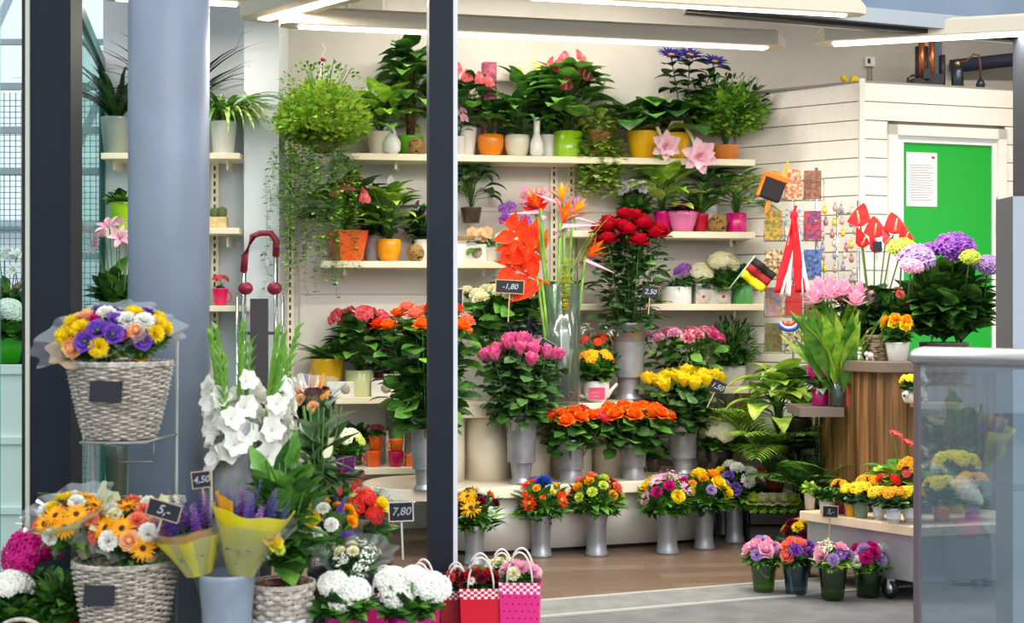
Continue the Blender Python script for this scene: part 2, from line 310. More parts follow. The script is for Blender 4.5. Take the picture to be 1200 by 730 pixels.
# ---------------------------------------------------------------- pots and vases
PM = {}
def potm(c, rough=.25, metal=0):
    return mat('glaze_%d_%d_%d' % c, c, rough, .5, metal, coat=.25 if not metal else 0)
def potmesh(kind, r, h, m):
    b = MB(); w = r*.07
    if kind == 'taper': pr = [(r*.72, 0), (r*.75, .01*h), (r*.98, h*.93), (r*1.0, h)]
    elif kind == 'round': pr = [(r*.62, 0), (r*.82, h*.18), (r*.97, h*.5), (r, h*.8), (r*.96, h)]
    elif kind == 'plastic': pr = [(r*.7, 0), (r*.9, h*.8), (r*1.02, h*.8), (r*1.04, h)]
    elif kind == 'cyl': pr = [(r*.95, 0), (r, h*.05), (r, h)]
    elif kind == 'cone': pr = [(r*.72, 0), (r*.74, h*.03), (r*.56, h*.07), (r*.55, h*.09), (r*.97, h*.96), (r*1.02, h*.97), (r*1.02, h)]
    elif kind == 'waist': pr = [(r*.78, 0), (r*.8, h*.04), (r*.7, h*.2), (r*.64, h*.42), (r*.7, h*.68), (r*.84, h*.88), (r, h)]
    elif kind == 'slim': pr = [(r*.98, 0), (r*1.0, h*.05), (r*.86, h*.14), (r*.8, h*.3), (r*.82, h*.6), (r*.92, h*.85), (r*1.0, h)]
    elif kind == 'bucket': pr = [(r*.62, 0), (r*.66, h*.04), (r*.84, h*.62), (r*.86, h*.64), (r*.84, h*.66), (r*.87, h*.7), (r*.885, h*.72), (r*.87, h*.74), (r*.99, h*.97), (r*1.03, h)]
    elif kind == 'bottle': pr = [(r*.6, 0), (r, h*.12), (r*.95, h*.35), (r*.4, h*.62), (r*.3, h*.82), (r*.55, h)]
    elif kind == 'square':
        for s0, z0, s1, z1 in ((.7, 0, 1, h), (.94, h, .88, h*.9)):
            a = [(x*r*s0, y*r*s0, z0) for x, y in ((-1, -1), (1, -1), (1, 1), (-1, 1))]; c = [(x*r*s1, y*r*s1, z1) for x, y in ((-1, -1), (1, -1), (1, 1), (-1, 1))]; b.grid([a, c], True)
        b.grid([[(x*r, y*r, h) for x, y in ((-1, -1), (1, -1), (1, 1), (-1, 1))], [(x*r*.94, y*r*.94, h) for x, y in ((-1, -1), (1, -1), (1, 1), (-1, 1))]], True); b.face((0, 1, 2, 3)[::-1]); return b.mesh('pot', m, False)
    elif kind == 'flute':
        n = 48; rows = []
        for z, q in ((0, .62), (h*.3, .75), (h*.8, .95), (h, 1.02), (h, .95), (h*.7, .88)): rows.append([(r*q*(1+.05*(j % 2)*(1 if z > 0 else 0))*math.cos(2*PI*j/n), r*q*(1+.05*(j % 2))*math.sin(2*PI*j/n), z) for j in range(n)])
        b.grid(rows, True); b.face(tuple(range(n))[::-1]); return b.mesh('pot', m)
    pr += [(pr[-1][0]-w*.5, h*1.01), (pr[-1][0]-w, h*.99), (pr[-1][0]*.86, h*.8), (pr[-1][0]*.8, h*.3)]
    b.lathe(pr, 32); return b.mesh('pot', m)
def pot(parent, kind, r, h, m, name='pot', soil=True):
    o = obj(name, potmesh(kind, r, h, m), parent)
    if soil:
        s = MB(); s.lathe([(r*.84, h*.86), (r*.5, h*.9), (.001, h*.91)], 16, cap0=False)
        if kind == 'square': s = MB(); s.box(-r*.9, r*.9, -r*.9, r*.9, h*.8, h*.88)
        obj('soil', s.mesh('soil', SOIL), parent)
    return o
LM = dict(d=(GD, GM), m=(GM, GD), b=(GB, GM), l=(GY, GB), g=(GG, GD), v=(GV, GM), k=(GK, GD), r=(GR, GD), y=(GB, GY), i=(GIV, GB), R=(GM, GR), K=(mat('leaf_burg', (84, 16, 44), .4), GK))
def plant(label, px, D, z, pk, pw, ph, pc, fol, lm='m', blooms=(), name='potted_plant', cat='potted plant', group=None, rz=None, soil=True, y=None, pn='pot', fdz=0):
    """pw, ph in photo pixels at depth D."""
    s = D/F; t = thing(name, label, cat, (X(px, D), D if y is None else y, z), rnd.uniform(-.3, .3) if rz is None else rz, group)
    if pk: pot(t, pk, pw*s/2, ph*s, pc if not isinstance(pc, tuple) else potm(pc), pn, soil)
    H = ph*s*.9+fdz*s
    if fol:
        for i, (fb, l2) in enumerate([(fol(s), lm)] if callable(fol) else fol(s) if False else [(f(s), l) for f, l in fol]):
            obj('foliage', fb.mesh('foliage', [*LM[l2], STEM]), t, (0, 0, H))
    for bl in blooms:
        k, c, n, rx, hz, size = bl[:6]; mode = bl[6] if len(bl) > 6 else 'dome'
        st = MB()
        pts = fib(n, .25) if mode == 'dome' else fib(n, .05)
        for p in pts:
            q = Vector((p.x*rx*s, p.y*rx*s, H+hz*s*(.78+.22*p.z) if mode == 'dome' else H+hz*s*rnd.uniform(.6, 1)))
            d = Vector((p.x, p.y-.25, p.z*.8+.25))
            if k in ('anth', 'orchid'): d = Vector((p.x*.8, -abs(p.y)-.5, .45)); q.y = -abs(q.y)-rx*s*.35; q.z -= abs(p.y)*hz*s*.3
            put_bloom(k, c, t, q, d, size*s); st.tube([(0, 0, H*.9), (q.x*.4, q.y*.4, (H+q.z)/2), q], max(.0012, size*s*.05), 4)
        obj('flower_stems', st.mesh('flower_stems', STEM), t)
    return t
B = lambda rx, h, n, L, W, sh='oval', **k: (lambda s: f_bush(rx*s, h*s, n, L*s, W*s, sh, **k))
BR = lambda rx, h, n, L, W, sh='spade', **k: (lambda s: f_broad(rx*s, h*s, n, L*s, W*s, sh, **k))
ST = lambda n, L, W, **k: (lambda s: f_strap(n, L*s, W*s, **k))
TR = lambda n, rx, dr, lf, ry=None, **k: (lambda s: f_trail(n, rx*s, dr*s, lf*s, ry=(ry or rx)*s, **k))
ZINC = mat('zinc', (158, 160, 166), .36, .5, .5, vary=.08, vscale=8); ZINCB = mat('zinc_blue', (140, 154, 170), .45, .4, .2, vary=.06, vscale=6)
def vase(label, px, D, z, kind, w, h, m=None, name='flower_vase', cat='vase', group=None, y=None):
    s = D/F; o = obj(name, potmesh(kind, w*s/2, h*s, m or ZINC), None, (X(px, D), D if y is None else y, z)); tag(o, label, cat, group); return o
def bunch(base, L, Rx, n, kind, col, size, name, label, cat, group, leaves=9, leafL=.05, leafW=.03, t0=.45, lm='r', dome=.28, Ry=None, zoff=0, cx=0, lean=0, shape='oval', r0=.015, seed=1, cols=None, bare=False, t1=.93, droop=.7, kinds=None, lz=.55, pet=.9):
    """each cut stem is a thing of its own: stem (+leaves) and bloom."""
    r = random.Random(seed+n); base = Vector(base); Ry = Ry or Rx; protos = []
    for v in range(2):
        b = MB(); b.tube([(0, 0, 0), (0, .004, L*.5), (0, 0, L)], .0035, 5, 0, .0025); ls = MB()
        for i in range(leaves):
            t = t0+(t1-t0)*i/max(1, leaves-1); a = i*2.4+v; h = V(math.cos(a), math.sin(a), 0); e = h*leafL*pet*r.uniform(.1, 1)*(1.15-t*.7)+V(0, 0, t*L); ls.tube([(0, 0, t*L-leafL*.3), e], .0012, 3, 0); ls.leaf(e, h+V(r.uniform(-.5, .5), r.uniform(-.5, .5), lz+r.uniform(-.5, .3)), leafL*r.uniform(.85, 1.3), leafW*1.5*r.uniform(.8, 1.15), droop*r.uniform(.5, 1.5), shape, .15, 4, 0 if r.random() < .6 else 1, r.uniform(-.5, .5))
        protos.append((b.mesh('stem', STEM), ls.mesh('leaves', list(LM[lm])) if leaves else None))
    for i, p in enumerate(fib(n, 0, r)):
        k = math.sqrt((i+.5)/n); a = i*2.39996; u, w = k*math.cos(a), k*math.sin(a)
        b0 = base+Vector((u*r0, w*r0, 0)); tgt = base+Vector((cx+u*Rx+r.uniform(-.1, .1)*Rx, w*Ry, zoff+L*(1-dome*k*k*.55)*r.uniform(.95, 1.03)))
        d = tgt-b0; t = thing(name, label, cat, b0, 0, group); t.rotation_mode = 'QUATERNION'; t.rotation_quaternion = qz(d) @ Quaternion((0, 0, 1), r.random()*6.28); sc = d.length/L; t.scale = (sc, sc, sc)
        sm, lv = protos[i % 2]; obj('stem', sm, t)
        if lv: obj('leaves', lv, t)
        c_ = cols[i % len(cols)] if cols else col; kk = kinds[i % len(kinds)] if kinds else kind
        o = obj(NAMES[kk], bloom(kk, c_), t, (0, 0, L), None, size/sc)
def label_text(s, size, m, shear=.25):
    c = bpy.data.curves.new('chalk', 'FONT'); c.body = s; c.size = size; c.shear = shear; c.align_x = 'CENTER'; c.align_y = 'CENTER'; c.offset = size*.012; c.extrude = .0006
    o = bpy.data.objects.new('tmp', c); COL.objects.link(o); bpy.context.view_layer.update(); me = bpy.data.meshes.new_from_object(o.evaluated_get(bpy.context.evaluated_depsgraph_get())); bpy.data.objects.remove(o)
    me.materials.clear(); me.materials.append(m); return me
SLATE = mat('slate', (30, 34, 42), .75); CHALK = mat('chalk', (158, 166, 172), .9); WOODL = mat('stick_wood', (178, 158, 128), .7)
def sign(label, px, py, D, wpx, hpx, txt, roll=0, stick=0, yaw=0, frame=WOODL, name='price_sign', tilt=0, tsz=.62):
    s = D/F; w, h = wpx*s, hpx*s; t = thing(name, label, 'sign', (X(px, D), D, Zp(py, D)), yaw); t.rotation_euler = (tilt, roll, yaw)
    b = MB(); b.box(-w/2, w/2, -.0015, .0015, -h/2, h/2); obj('board', b.mesh('board', SLATE, False), t)
    e = h*.055; b = MB()
    for x0, x1, z0, z1 in ((-w/2-e, w/2+e, h/2, h/2+e), (-w/2-e, w/2+e, -h/2-e, -h/2), (-w/2-e, -w/2, -h/2, h/2), (w/2, w/2+e, -h/2, h/2)): b.box(x0, x1, -.003, .003, z0, z1)
    if frame: obj('frame', b.mesh('frame', frame, False), t)
    if txt: obj('chalk_price', label_text(txt, h*tsz, CHALK), t, (0, -.0035, 0), (PI/2, 0, 0))
    if stick: b = MB(); b.box(-.0035, .0035, .001, .005, -h/2-stick*s, -h/2+.01); obj('stick', b.mesh('stick', frame or WOODL, False), t)
    return t
# ================================================================ the setting
WALL = mat('wall_paint', (212, 206, 197), .8, .2, vary=.02, vscale=2); WALLC = mat('wall_cool', (214, 217, 222), .8, .2, vary=.02, vscale=2); SHELF = mat('shelf_cream', (240, 228, 200), .45); CREAM = mat('tier_cream', (232, 220, 198), .4, .5, coat=.2)
DARK = mat('frame_anthracite', (24, 31, 42), .5, .2, vary=.05, vscale=3); ALU = mat('aluminium', (176, 180, 186), .3, .5, .7); WHITE = mat('white_lacquer', (238, 238, 236), .35); BLACK = mat('black_plastic', (20, 20, 22), .5); PILL = mat('pillar_paint', (124, 137, 155), .42, .45, vary=.045, vscale=2.5, bump=.05, bscale=12)
LUM = mat('luminaire_beige', (226, 214, 192), .5); CHROME = mat('chrome', (200, 204, 208), .2, .5, .9)
GLASS = glassmat('clear_glass', (236, 246, 244), .07); GLASSV = glassmat('vase_glass', (214, 232, 222), .08, .14, .05); CELLO = glassmat('cellophane', (244, 248, 250), .16, .12, .1, (226, 234, 240)); GLASSC = glassmat('case_glass', (228, 238, 244), .25, .01, .15, (186, 212, 228)); GLASST = glassmat('side_glass', (216, 238, 234), .04, .02, .04, graze=.12)  # case glass: pale blue diffuse share stands in for the street's hazy reflection
def floormat():
    m = bpy.data.materials.new('wood_planks'); m.use_nodes = True; nt = m.node_tree; N = nt.nodes; L = nt.links; b = N['Principled BSDF']; b.inputs['Roughness'].default_value = .42
    tc = N.new('ShaderNodeTexCoord'); mp = N.new('ShaderNodeMapping'); mp.inputs['Rotation'].default_value[2] = R(-8); L.new(tc.outputs['Object'], mp.inputs['Vector'])
    br = N.new('ShaderNodeTexBrick'); br.inputs['Scale'].default_value = 1; br.inputs['Brick Width'].default_value = 1.3; br.inputs['Row Height'].default_value = .15; br.inputs['Mortar Size'].default_value = .002
    br.inputs['Color1'].default_value = tuple(lin(x) for x in (124, 101, 84))+(1,); br.inputs['Color2'].default_value = tuple(lin(x) for x in (106, 87, 73))+(1,); br.inputs['Mortar'].default_value = tuple(lin(x) for x in (70, 52, 42))+(1,)
    n = N.new('ShaderNodeTexNoise'); mp2 = N.new('ShaderNodeMapping'); mp2.inputs['Scale'].default_value = (2, 30, 1); L.new(mp.outputs[0], mp2.inputs['Vector']); L.new(mp2.outputs[0], n.inputs['Vector']); n.inputs['Scale'].default_value = 2; n.inputs['Detail'].default_value = 5
    mx = N.new('ShaderNodeMix'); mx.data_type = 'RGBA'; mx.blend_type = 'OVERLAY'; mx.inputs['Factor'].default_value = .55
    L.new(mp.outputs[0], br.inputs['Vector']); L.new(br.outputs['Color'], mx.inputs['A']); L.new(n.outputs['Fac'], mx.inputs['B']); L.new(mx.outputs['Result'], b.inputs['Base Color']); return m
def fy(x): return 7.33+.39*x
def line(px, x0, y0, sl):
    k = (px-600)/F; D = (y0-sl*x0)/(1-sl*k); return k*D, D
b = MB(); b.prism([(-2.0, 6.2), (-2.0, fy(-2.0)), (4.6, fy(4.6)), (4.6, 12.5), (-2.9, 12.5), (-2.9, 9.6)], -.1, 0); struct('floor', b, floormat())
b = MB(); b.prism([(-26, -12), (14, -12), (14, fy(14)), (-2.0, fy(-2.0)), (-2.0, 6.2), (-2.9, 9.6), (-2.9, 24), (-26, 24)], -.12, -.004)
ASPH = mat('pavement', (108, 107, 108), .8, .3, vary=.07, vscale=5, bump=.15, bscale=120); struct('ground', b, ASPH)
b = MB(); dx, dy = .36, -.93
for o0, o1 in ((.0, .03), (.03, .36), (.36, .39)):
    b.prism([(-1.9+dx*o0, fy(-1.9)+dy*o0), (-1.9+dx*o1, fy(-1.9)+dy*o1), (4.6+dx*o1, fy(4.6)+dy*o1), (4.6+dx*o0, fy(4.6)+dy*o0)], -.003, .006 if o1 != .36 else .002, 0 if o1 != .36 else 1)
struct('trim_1', b, [mat('threshold_metal', (196, 194, 188), .4, .5, .3), mat('threshold_stone', (128, 128, 127), .6, vary=.06, vscale=8)])
def bw(x): return 9.95+.15*x
b = MB(); b.prism([(-1.9, bw(-1.9)), (4.7, bw(4.7)), (4.7, bw(4.7)+.15), (-1.9, bw(-1.9)+.15)], 0, 4.2)
struct('wall_back', b, WALL)
b = MB()      # backing-panel joints of the shelving on the back wall
for z in (.66, 1.25, 1.62, 2.2): b.prism([(-1.45, bw(-1.45)-.012), (1.62, bw(1.62)-.012), (1.62, bw(1.62)), (-1.45, bw(-1.45))], z, z+.36, 0)
struct('trim_2', b, mat('back_panel', (220, 214, 204), .6))
b = MB(); b.prism([(-2.76, 9.6), (-1.72, 9.6), (-1.72, 9.85), (-2.72, 9.85)], 0, 4.2); struct('wall_left', b, WALLC)
b = MB(); b.prism([(-1.76, 9.34), (-1.53, 9.34), (-1.53, 9.8), (-1.76, 9.8)], 0, 4.2); struct('wall_pier', b, WALLC)
b = MB(); b.prism([(4.55, 8.6), (4.7, 8.6), (4.7, 10.8), (4.55, 10.8)], 0, 4.2); struct('wall_right', b, WALL)
b = MB(); b.prism([(-2.0, 6.3), (4.7, fy(4.7)), (4.7, 11), (-2.95, 10)], 4.2, 4.35); struct('ceiling', b, WALL)
# cabin with slatted walls
SL = mat('slat_white', (244, 238, 228), .45, vary=.01); GAP = mat('slat_groove', (120, 112, 104), .9)
CX, CY = 2.36, 9.6
def slatwall(name, x0, x1, sl, holes=None, off=0):
    b = MB(); n = Vector((sl, -1, 0)).normalized(); u = Vector((1, sl, 0)).normalized(); ln = abs(x1-x0)/u.x; p0 = Vector((min(x0, x1), CY+sl*(min(x0, x1)-CX), 0))
    M = Matrix.Translation(p0) @ Matrix(((u.x, -n.x, 0, 0), (u.y, -n.y, 0, 0), (0, 0, 1, 0), (0, 0, 0, 1)))
    for i in range(24):
        z0, z1 = i*.127+.0035, (i+1)*.127-.0035
        spans = [(0, ln)]
        if holes and z0 < holes[2]: spans = [(0, holes[0]), (holes[1], ln)]
        for a, c in spans: b.box(a, c, 0, .02, z0, min(z1, 3.05), 0, M)
    for a, c in ([(0, ln)] if not holes else [(0, holes[0]), (holes[1], ln)]): b.box(a, c, .012, .06, 0, 3.05, 1, M)
    if holes: b.box(holes[0], holes[1], .012, .06, holes[2], 3.05, 1, M)
    struct(name, b, [SL, GAP]); return M
slatwall('wall_cabin_side', 1.6, CX, -.75)
ux = lambda px: (line(px, CX, CY, .315)[0]-CX)*math.hypot(1, .315)
h0, h1 = ux(1040), ux(1178); M1 = slatwall('wall_cabin_front', CX, 4.5, .315, (h0, h1, 2.76))
b = MB(); b.prism([(1.62, 10.12), (CX, CY), (4.5, CY+.315*(4.5-CX)), (4.5, 10.55), (1.7, 10.18)], 3.045, 3.06); struct('cabin_top', b, mat('cabin_grey', (150, 142, 140), .8))
b = MB(); b.box(-.018, .018, -.012, .03, 0, 3.07, 0, Matrix.Translation((CX, CY-.01, 0))); struct('trim_3', b, SL)
d = thing('door_1', None, None); d['kind'] = 'structure'
b = MB()
for a, c, z0, z1 in ((h0, h0+.07, 0, 2.77), (h1-.07, h1, 0, 2.77), (h0, h1, 2.70, 2.77)): b.box(a, c, -.02, .05, z0, z1, 0, M1)
g0, g1 = ux(1059), ux(1163)
for a, c, z0, z1 in ((h0+.07, g0, 0, 2.7), (g1, h1-.07, 0, 2.7), (g0, g1, 2.655, 2.7), (g0, g1, 0, .25)): b.box(a, c, .0, .04, z0, z1, 1, M1)
obj('door_frame', b.mesh('door_frame', [SL, WHITE], False), d)
b = MB(); b.box(g0, g1, .012, .03, .25, 2.655, 0, M1); obj('door_panel', b.mesh('door_panel', mat('green_panel', (0, 168, 44), .3, .5), False), d)
b = MB(); b.box(g1+.03, g1+.06, -.012, 0, 2.05, 2.3, 0, M1); b.tube([M1 @ V(g1+.045, -.01, 2.12), M1 @ V(g1+.045, -.05, 2.12), M1 @ V(g1+.03, -.06, 2.02)], .008, 6); obj('door_handle', b.mesh('door_handle', CHROME), d)
t = thing('paper_notice', 'white paper notice taped to the green cabin door', 'notice')
n0, n1 = ux(1063), ux(1099); b = MB(); b.box(n0, n1, .008, .011, 2.22, 2.59, 0, M1); obj('sheet', b.mesh('sheet', WHITE, False), t)
b = MB()
for i in range(15): b.box(n0+.025, n1-.03-rnd.uniform(0, .05), .006, .008, 2.5-i*.017, 2.504-i*.017, 0, M1)
b.box(n1-.045, n1-.02, .006, .008, 2.55, 2.565, 1, M1); obj('printed_lines', b.mesh('printed_lines', [mat('print_grey', (170, 164, 176), .8), mat('print_red', (180, 60, 60), .7)], False), t)
# facade
def fpt(x, off=0): return (x, fy(x)-.7+off)
b = MB(); b.prism([(-2.2, 6.15), (4.7, fy(4.7)-.45), (4.7, fy(4.7)-.25), (-2.2, 6.32)], 3.14, 4.35); struct('wall_front', b, mat('facade_beam', (120, 138, 160), .5, vary=.04, vscale=2))
b = MB(); b.prism([(.9, fy(.9)-.42), (4.6, fy(4.6)-.42), (4.6, fy(4.6)-.18), (.9, fy(.9)-.18)], 3.06, 3.138); b.prism([(.9, fy(.9)-.36), (4.6, fy(4.6)-.36), (4.6, fy(4.6)-.30), (.9, fy(.9)-.30)], 3.04, 3.06, 1); struct('trim_4', b, [ALU, BLACK])
t = thing('sliding_door_post', 'tall dark post of the open sliding door with bright edge strip', 'door post', (X(517, 6.6), 6.6, 0), R(12))
b = MB(); b.box(-.062, .05, -.04, .04, 0, 3.13); obj('post', b.mesh('post', DARK, False), t); b = MB(); b.box(.05, .072, -.03, .03, 0, 3.13); obj('edge_strip', b.mesh('edge_strip', mat('strip_white', (214, 220, 230), .4), False), t, smooth=False)
b = MB(); b.box(-.1, .085, -.08, .08, 0, 3.2); b.box(-.1, -.083, -.09, -.08, 0, 3.2, 1); b.box(-.118, -.104, -.08, .06, 0, 3.2, 2)
M = Matrix.Translation((X(66, 5.98), 5.98, 0)); o = MB(); o.add(b, M); struct('trim_5', o, [DARK, mat('seal_pale', (190, 190, 180), .5), BLACK])
def glasswall(name, x0, y0, x1, y1, z0, z1, gm, fm, fw=.05, bars=()):
    L_ = math.hypot(x1-x0, y1-y0); u = V(x1-x0, y1-y0, 0)/L_; M = Matrix.Translation((x0, y0, 0)) @ Matrix(((u.x, -u.y, 0, 0), (u.y, u.x, 0, 0), (0, 0, 1, 0), (0, 0, 0, 1)))
    t = thing(name, None, None); t['kind'] = 'structure'; b = MB(); b.box(0, L_, -.006, .006, z0, z1, 0, M); obj('pane', b.mesh('pane', gm, False), t)
    b = MB()
    for a, c, e, f in [(0, L_, z0-.05, z0), (0, L_, z1, z1+.08), (L_-fw*.25, L_, z0, z1)]+[(0, L_, z, z+.03) for z in bars]: b.box(a, c, -.02, .02, e, f, 0, M)
    obj('window_frame', b.mesh('window_frame', fm, False), t)
TEAL = mat('glass_edge_teal', (14, 84, 78), .3)
glasswall('window_1', -2.02, 6.12, -2.76, 9.58, .05, 3.12, GLASST, TEAL)
glasswall('window_2', -2.12, 5.9, -4.6, 4.95, .05, 3.12, GLASST, DARK)
b = MB(); b.lathe([(.158, 0), (.158, 3.9)], 64, cap1=True); M = MB(); M.add(b, Matrix.Translation((X(198, 5.65), 5.65, 0))); o = struct('pillar', M, PILL, True)
b = MB(); b.prism([(-5, 4.3), (-1.98, 5.9), (-2.05, 6.2), (-2.9, 9.9), (-5.2, 9.9)], 3.2, 3.28); # flat canopy roof left of the shop
# outdoors on the left
BG = mat('hall_glass_white', (226, 236, 242), .5, c2=(204, 220, 228), vscale=.6); STEEL = mat('steel_paint', (142, 160, 168), .5)
t = thing('steel_fence', 'grey steel frame with square wire mesh behind the left windows', 'fence', (-4, 10.4, 0))
b = MB()
for z in (1.88, 2.5, 2.8, 3.12, 3.45, .9, .05): b.box(-1.9, 1.4, -.02, .02, z, z+(.05 if z != 3.45 else .04))
for x in (-1.9, -.45, 1.35): b.box(x, x+.05, -.03, .03, 0, 3.5)
obj('rails', b.mesh('rails', STEEL, False), t)
b = MB()
for i in range(79): b.box(-1.9+i*.042, -1.895+i*.042, -.003, .003, .1, 3.1)
for i in range(71): b.box(-1.9, 1.4, -.003, .003, .1+i*.042, .105+i*.042)
obj('wire_mesh', b.mesh('wire_mesh', mat('wire_grey', (110, 134, 136), .5), False), t)
t = thing('station_hall', 'pale glass hall with sloping roof beams beyond the mesh fence', 'building', (-7, 17, 0))
b = MB(); b.box(-5, 5, 0, .3, 0, 2.6); b.box(-5, 5, .3, 5, 0, 1.5); obj('wall', b.mesh('wall', BG, False), t)
b = MB()
for i in range(7): b.tube([(-5+i*1.6, -.2, 2.4), (-3.2+i*1.6, -.2, 6.4)], .05, 4); b.box(-5+i*1.6-.03, -5+i*1.6+.03, -.25, -.15, 0, 2.5)
b.tube([(-5, -.2, 2.5), (5, -.2, 2.5)], .06, 4); obj('roof_beam', b.mesh('roof_beam', STEEL), t)
b = MB(); rr = [[(-5+i*1.6, -.3, 2.5), (-3.2+i*1.6, -.3, 6.4)] for i in range(7)]; b.grid([[p[0] for p in rr], [p[1] for p in rr]]); obj('roof_glazing', b.mesh('roof_glazing', glassmat('roof_glass', (236, 244, 248), .06, .1, .12), False), t)
for i, (x, y, lb) in enumerate([(-5.3, 12.6, 'green hedge bush behind the wire mesh, left one'), (-3.6, 12.9, 'green hedge bush behind the wire mesh, right one')]):
    t = thing('hedge_bush', lb, 'bush', (x, y, 0), 0, 'bushes beyond the mesh'); obj('foliage', f_bush(.7, 1.5, 900, .16, .09, seed=i).mesh('foliage', [GM, GG, BARK]), t, (0, 0, .05))
# ================================================================ shelving
def uprights(px, lb):
    x, D = line(px, 0, 9.925, .15); t = thing('slotted_upright', lb, 'shelf upright', (x, D, 0), R(8.5), 'slotted uprights on the back wall')
    b = MB(); b.box(-.025, .025, -.01, .01, .1, 2.75); obj('rail', b.mesh('rail', SHELF, False), t); b = MB()
    for i in range(50): b.box(-.006, .006, -.015, -.012, .16+i*.052, .19+i*.052)
    obj('slots', b.mesh('slots', mat('slot_dark', (60, 52, 46), .9), False), t)
uprights(340, 'slotted steel upright at the left corner of the back wall'); uprights(649, 'slotted steel upright behind the heliconia vase, left of the pair'); uprights(669, 'slotted steel upright behind the heliconia vase, right of the pair')
def board(lb, p0, p1, pz, depth=.3, f0=9.6, th=.045, m=None, grp='shelf boards'):
    (x0, y0), (x1, y1) = line(p0, 0, f0, .15), line(p1, 0, f0, .15); z = Zp(pz, (y0+y1)/2)
    t = thing('shelf_board', lb, 'shelf', (x0, y0, z), 0); b = MB(); ex, ey = x1-x0, y1-y0; b.prism([(0, 0), (ex, ey), (ex-.02, ey+depth-.01), (-.04, depth-.01)], -th, 0)
    bevel(obj('board', b.mesh('board', m or SHELF, False), t), .004); 
    for k in (.12, .88): b = MB(); b.prism([(ex*k-.006, ey*k+.1), (ex*k+.006, ey*k+.1), (ex*k+.006, ey*k+depth-.02), (ex*k-.006, ey*k+depth-.02)], -th-.05, -th); obj('bracket', b.mesh('bracket', SHELF, False), t)
    return z
zS1 = board('longest top shelf board across the back wall', 402, 885, 183)
zA2 = board('cream shelf under the orange square pot, left bay', 375, 592, 306)
zB2 = board('cream shelf under the magenta and fluted pots, right bay', 668, 885, 271)
zB3 = board('cream shelf under the trough of white hydrangeas', 604, 898, 356)
zA3 = board('cream shelf under the yellow and pale green pots', 366, 560, 465)
zB4 = board('short cream shelf end behind the yellow roses', 700, 893, 454)
zA4 = board('low cream shelf with orange and magenta mugs', 384, 535, 548)
zB5 = board('lowest cream shelf behind the white hydrangea', 790, 884, 533)
SYF = lambda px, off=.15, f0=9.6: line(px, 0, f0+off, .15)[1]
def wshelf(lb, p0, p1, py, D=9.28):
    z = Zp(py, D); t = thing('shelf_board', lb, 'shelf', (X(p0, D), D, z)); b = MB(); b.box(0, X(p1, D)-X(p0, D), 0, .31, -.04, 0); bevel(obj('board', b.mesh('board', SHELF, False), t), .004)
    for k in (.05, .5 if p0 > 150 else .8): b = MB(); b.box(k, k+.012, .1, .31, -.1, -.04); obj('bracket', b.mesh('bracket', SHELF, False), t)
    return z
zW1 = wshelf('cream shelf with the spider plant, behind the pillar', 118, 281, 179); zW2 = wshelf('cream shelf with the cactus box, behind the pillar', 200, 280, 267); zW3 = wshelf('cream shelf with the pink mug, behind the pillar', 200, 292, 358)
x, D = X(252, 9.57), 9.57; t = thing('slotted_upright', 'slotted steel upright beside the pillar on the left wall', 'shelf upright', (x, D, 0), 0, None)
b = MB(); b.box(-.025, .025, -.012, .02, .1, 2.75); obj('rail', b.mesh('rail', SHELF, False), t); b = MB()
for i in range(50): b.box(-.006, .006, -.015, -.012, .16+i*.052, .19+i*.052)
obj('slots', b.mesh('slots', mat('slot_dark', (0, 0, 0)), False), t)
# ---- tiered stand
Z1, Z2 = .43, .91
t = thing('tiered_display_stand', 'cream two-step display stand with rounded ends carrying the flower vases', 'display stand')
def T1(x): return 8.68+.35*x
def stadium(x0, x1, off, dep, r=.36, n=12):
    pts = []; u = V(1, .35).normalized(); w = V(-u.y, u.x); p0 = V(x0, T1(x0))+w*off; p1 = V(x1, T1(x1))+w*off
    for i in range(n+1): a = -PI/2+PI*i/n; pts.append(p1-u*dep/2+w*dep/2+(u*math.cos(a)+w*math.sin(a))*dep/2)
    for i in range(n+1): a = PI/2+PI*i/n; pts.append(p0+u*dep/2+w*dep/2+(u*math.cos(a)+w*math.sin(a))*dep/2)
    return [tuple(p) for p in pts]
b = MB(); b.prism(stadium(-.78, 1.5, 0, .82), Z1-.07, Z1); bevel(obj('lower_step', b.mesh('lower_step', CREAM, False), t), .006)
b = MB(); b.prism(stadium(-.36, 1.42, .07, .7), .03, Z1-.07); obj('base', b.mesh('base', mat('brushed_base', (222, 218, 210), .3, .5, .12), True), t)
o = t.children[-1]; o.modifiers.new('es', 'EDGE_SPLIT').split_angle = R(40)
b = MB(); b.prism(stadium(-.3, 1.36, .12, .6), 0, .03); obj('plinth', b.mesh('plinth', BLACK, False), t)
b = MB(); b.prism(stadium(-.46, .95, .27, .42), Z2-.075, Z2); bevel(obj('upper_step', b.mesh('upper_step', CREAM, False), t), .006)
u = V(1, .35, 0).normalized(); w = V(-u.y, u.x, 0); p0 = V(-.44, T1(-.44), 0)+w*.44
for i in range(5):
    b = MB(); b.lathe([(.135, 0), (.135, Z2-.075-Z1)], 28, cap1=True); obj('barrel', b.mesh('barrel', CREAM), t, tuple(p0+u*(.16+i*.29)+V(0, 0, Z1)))
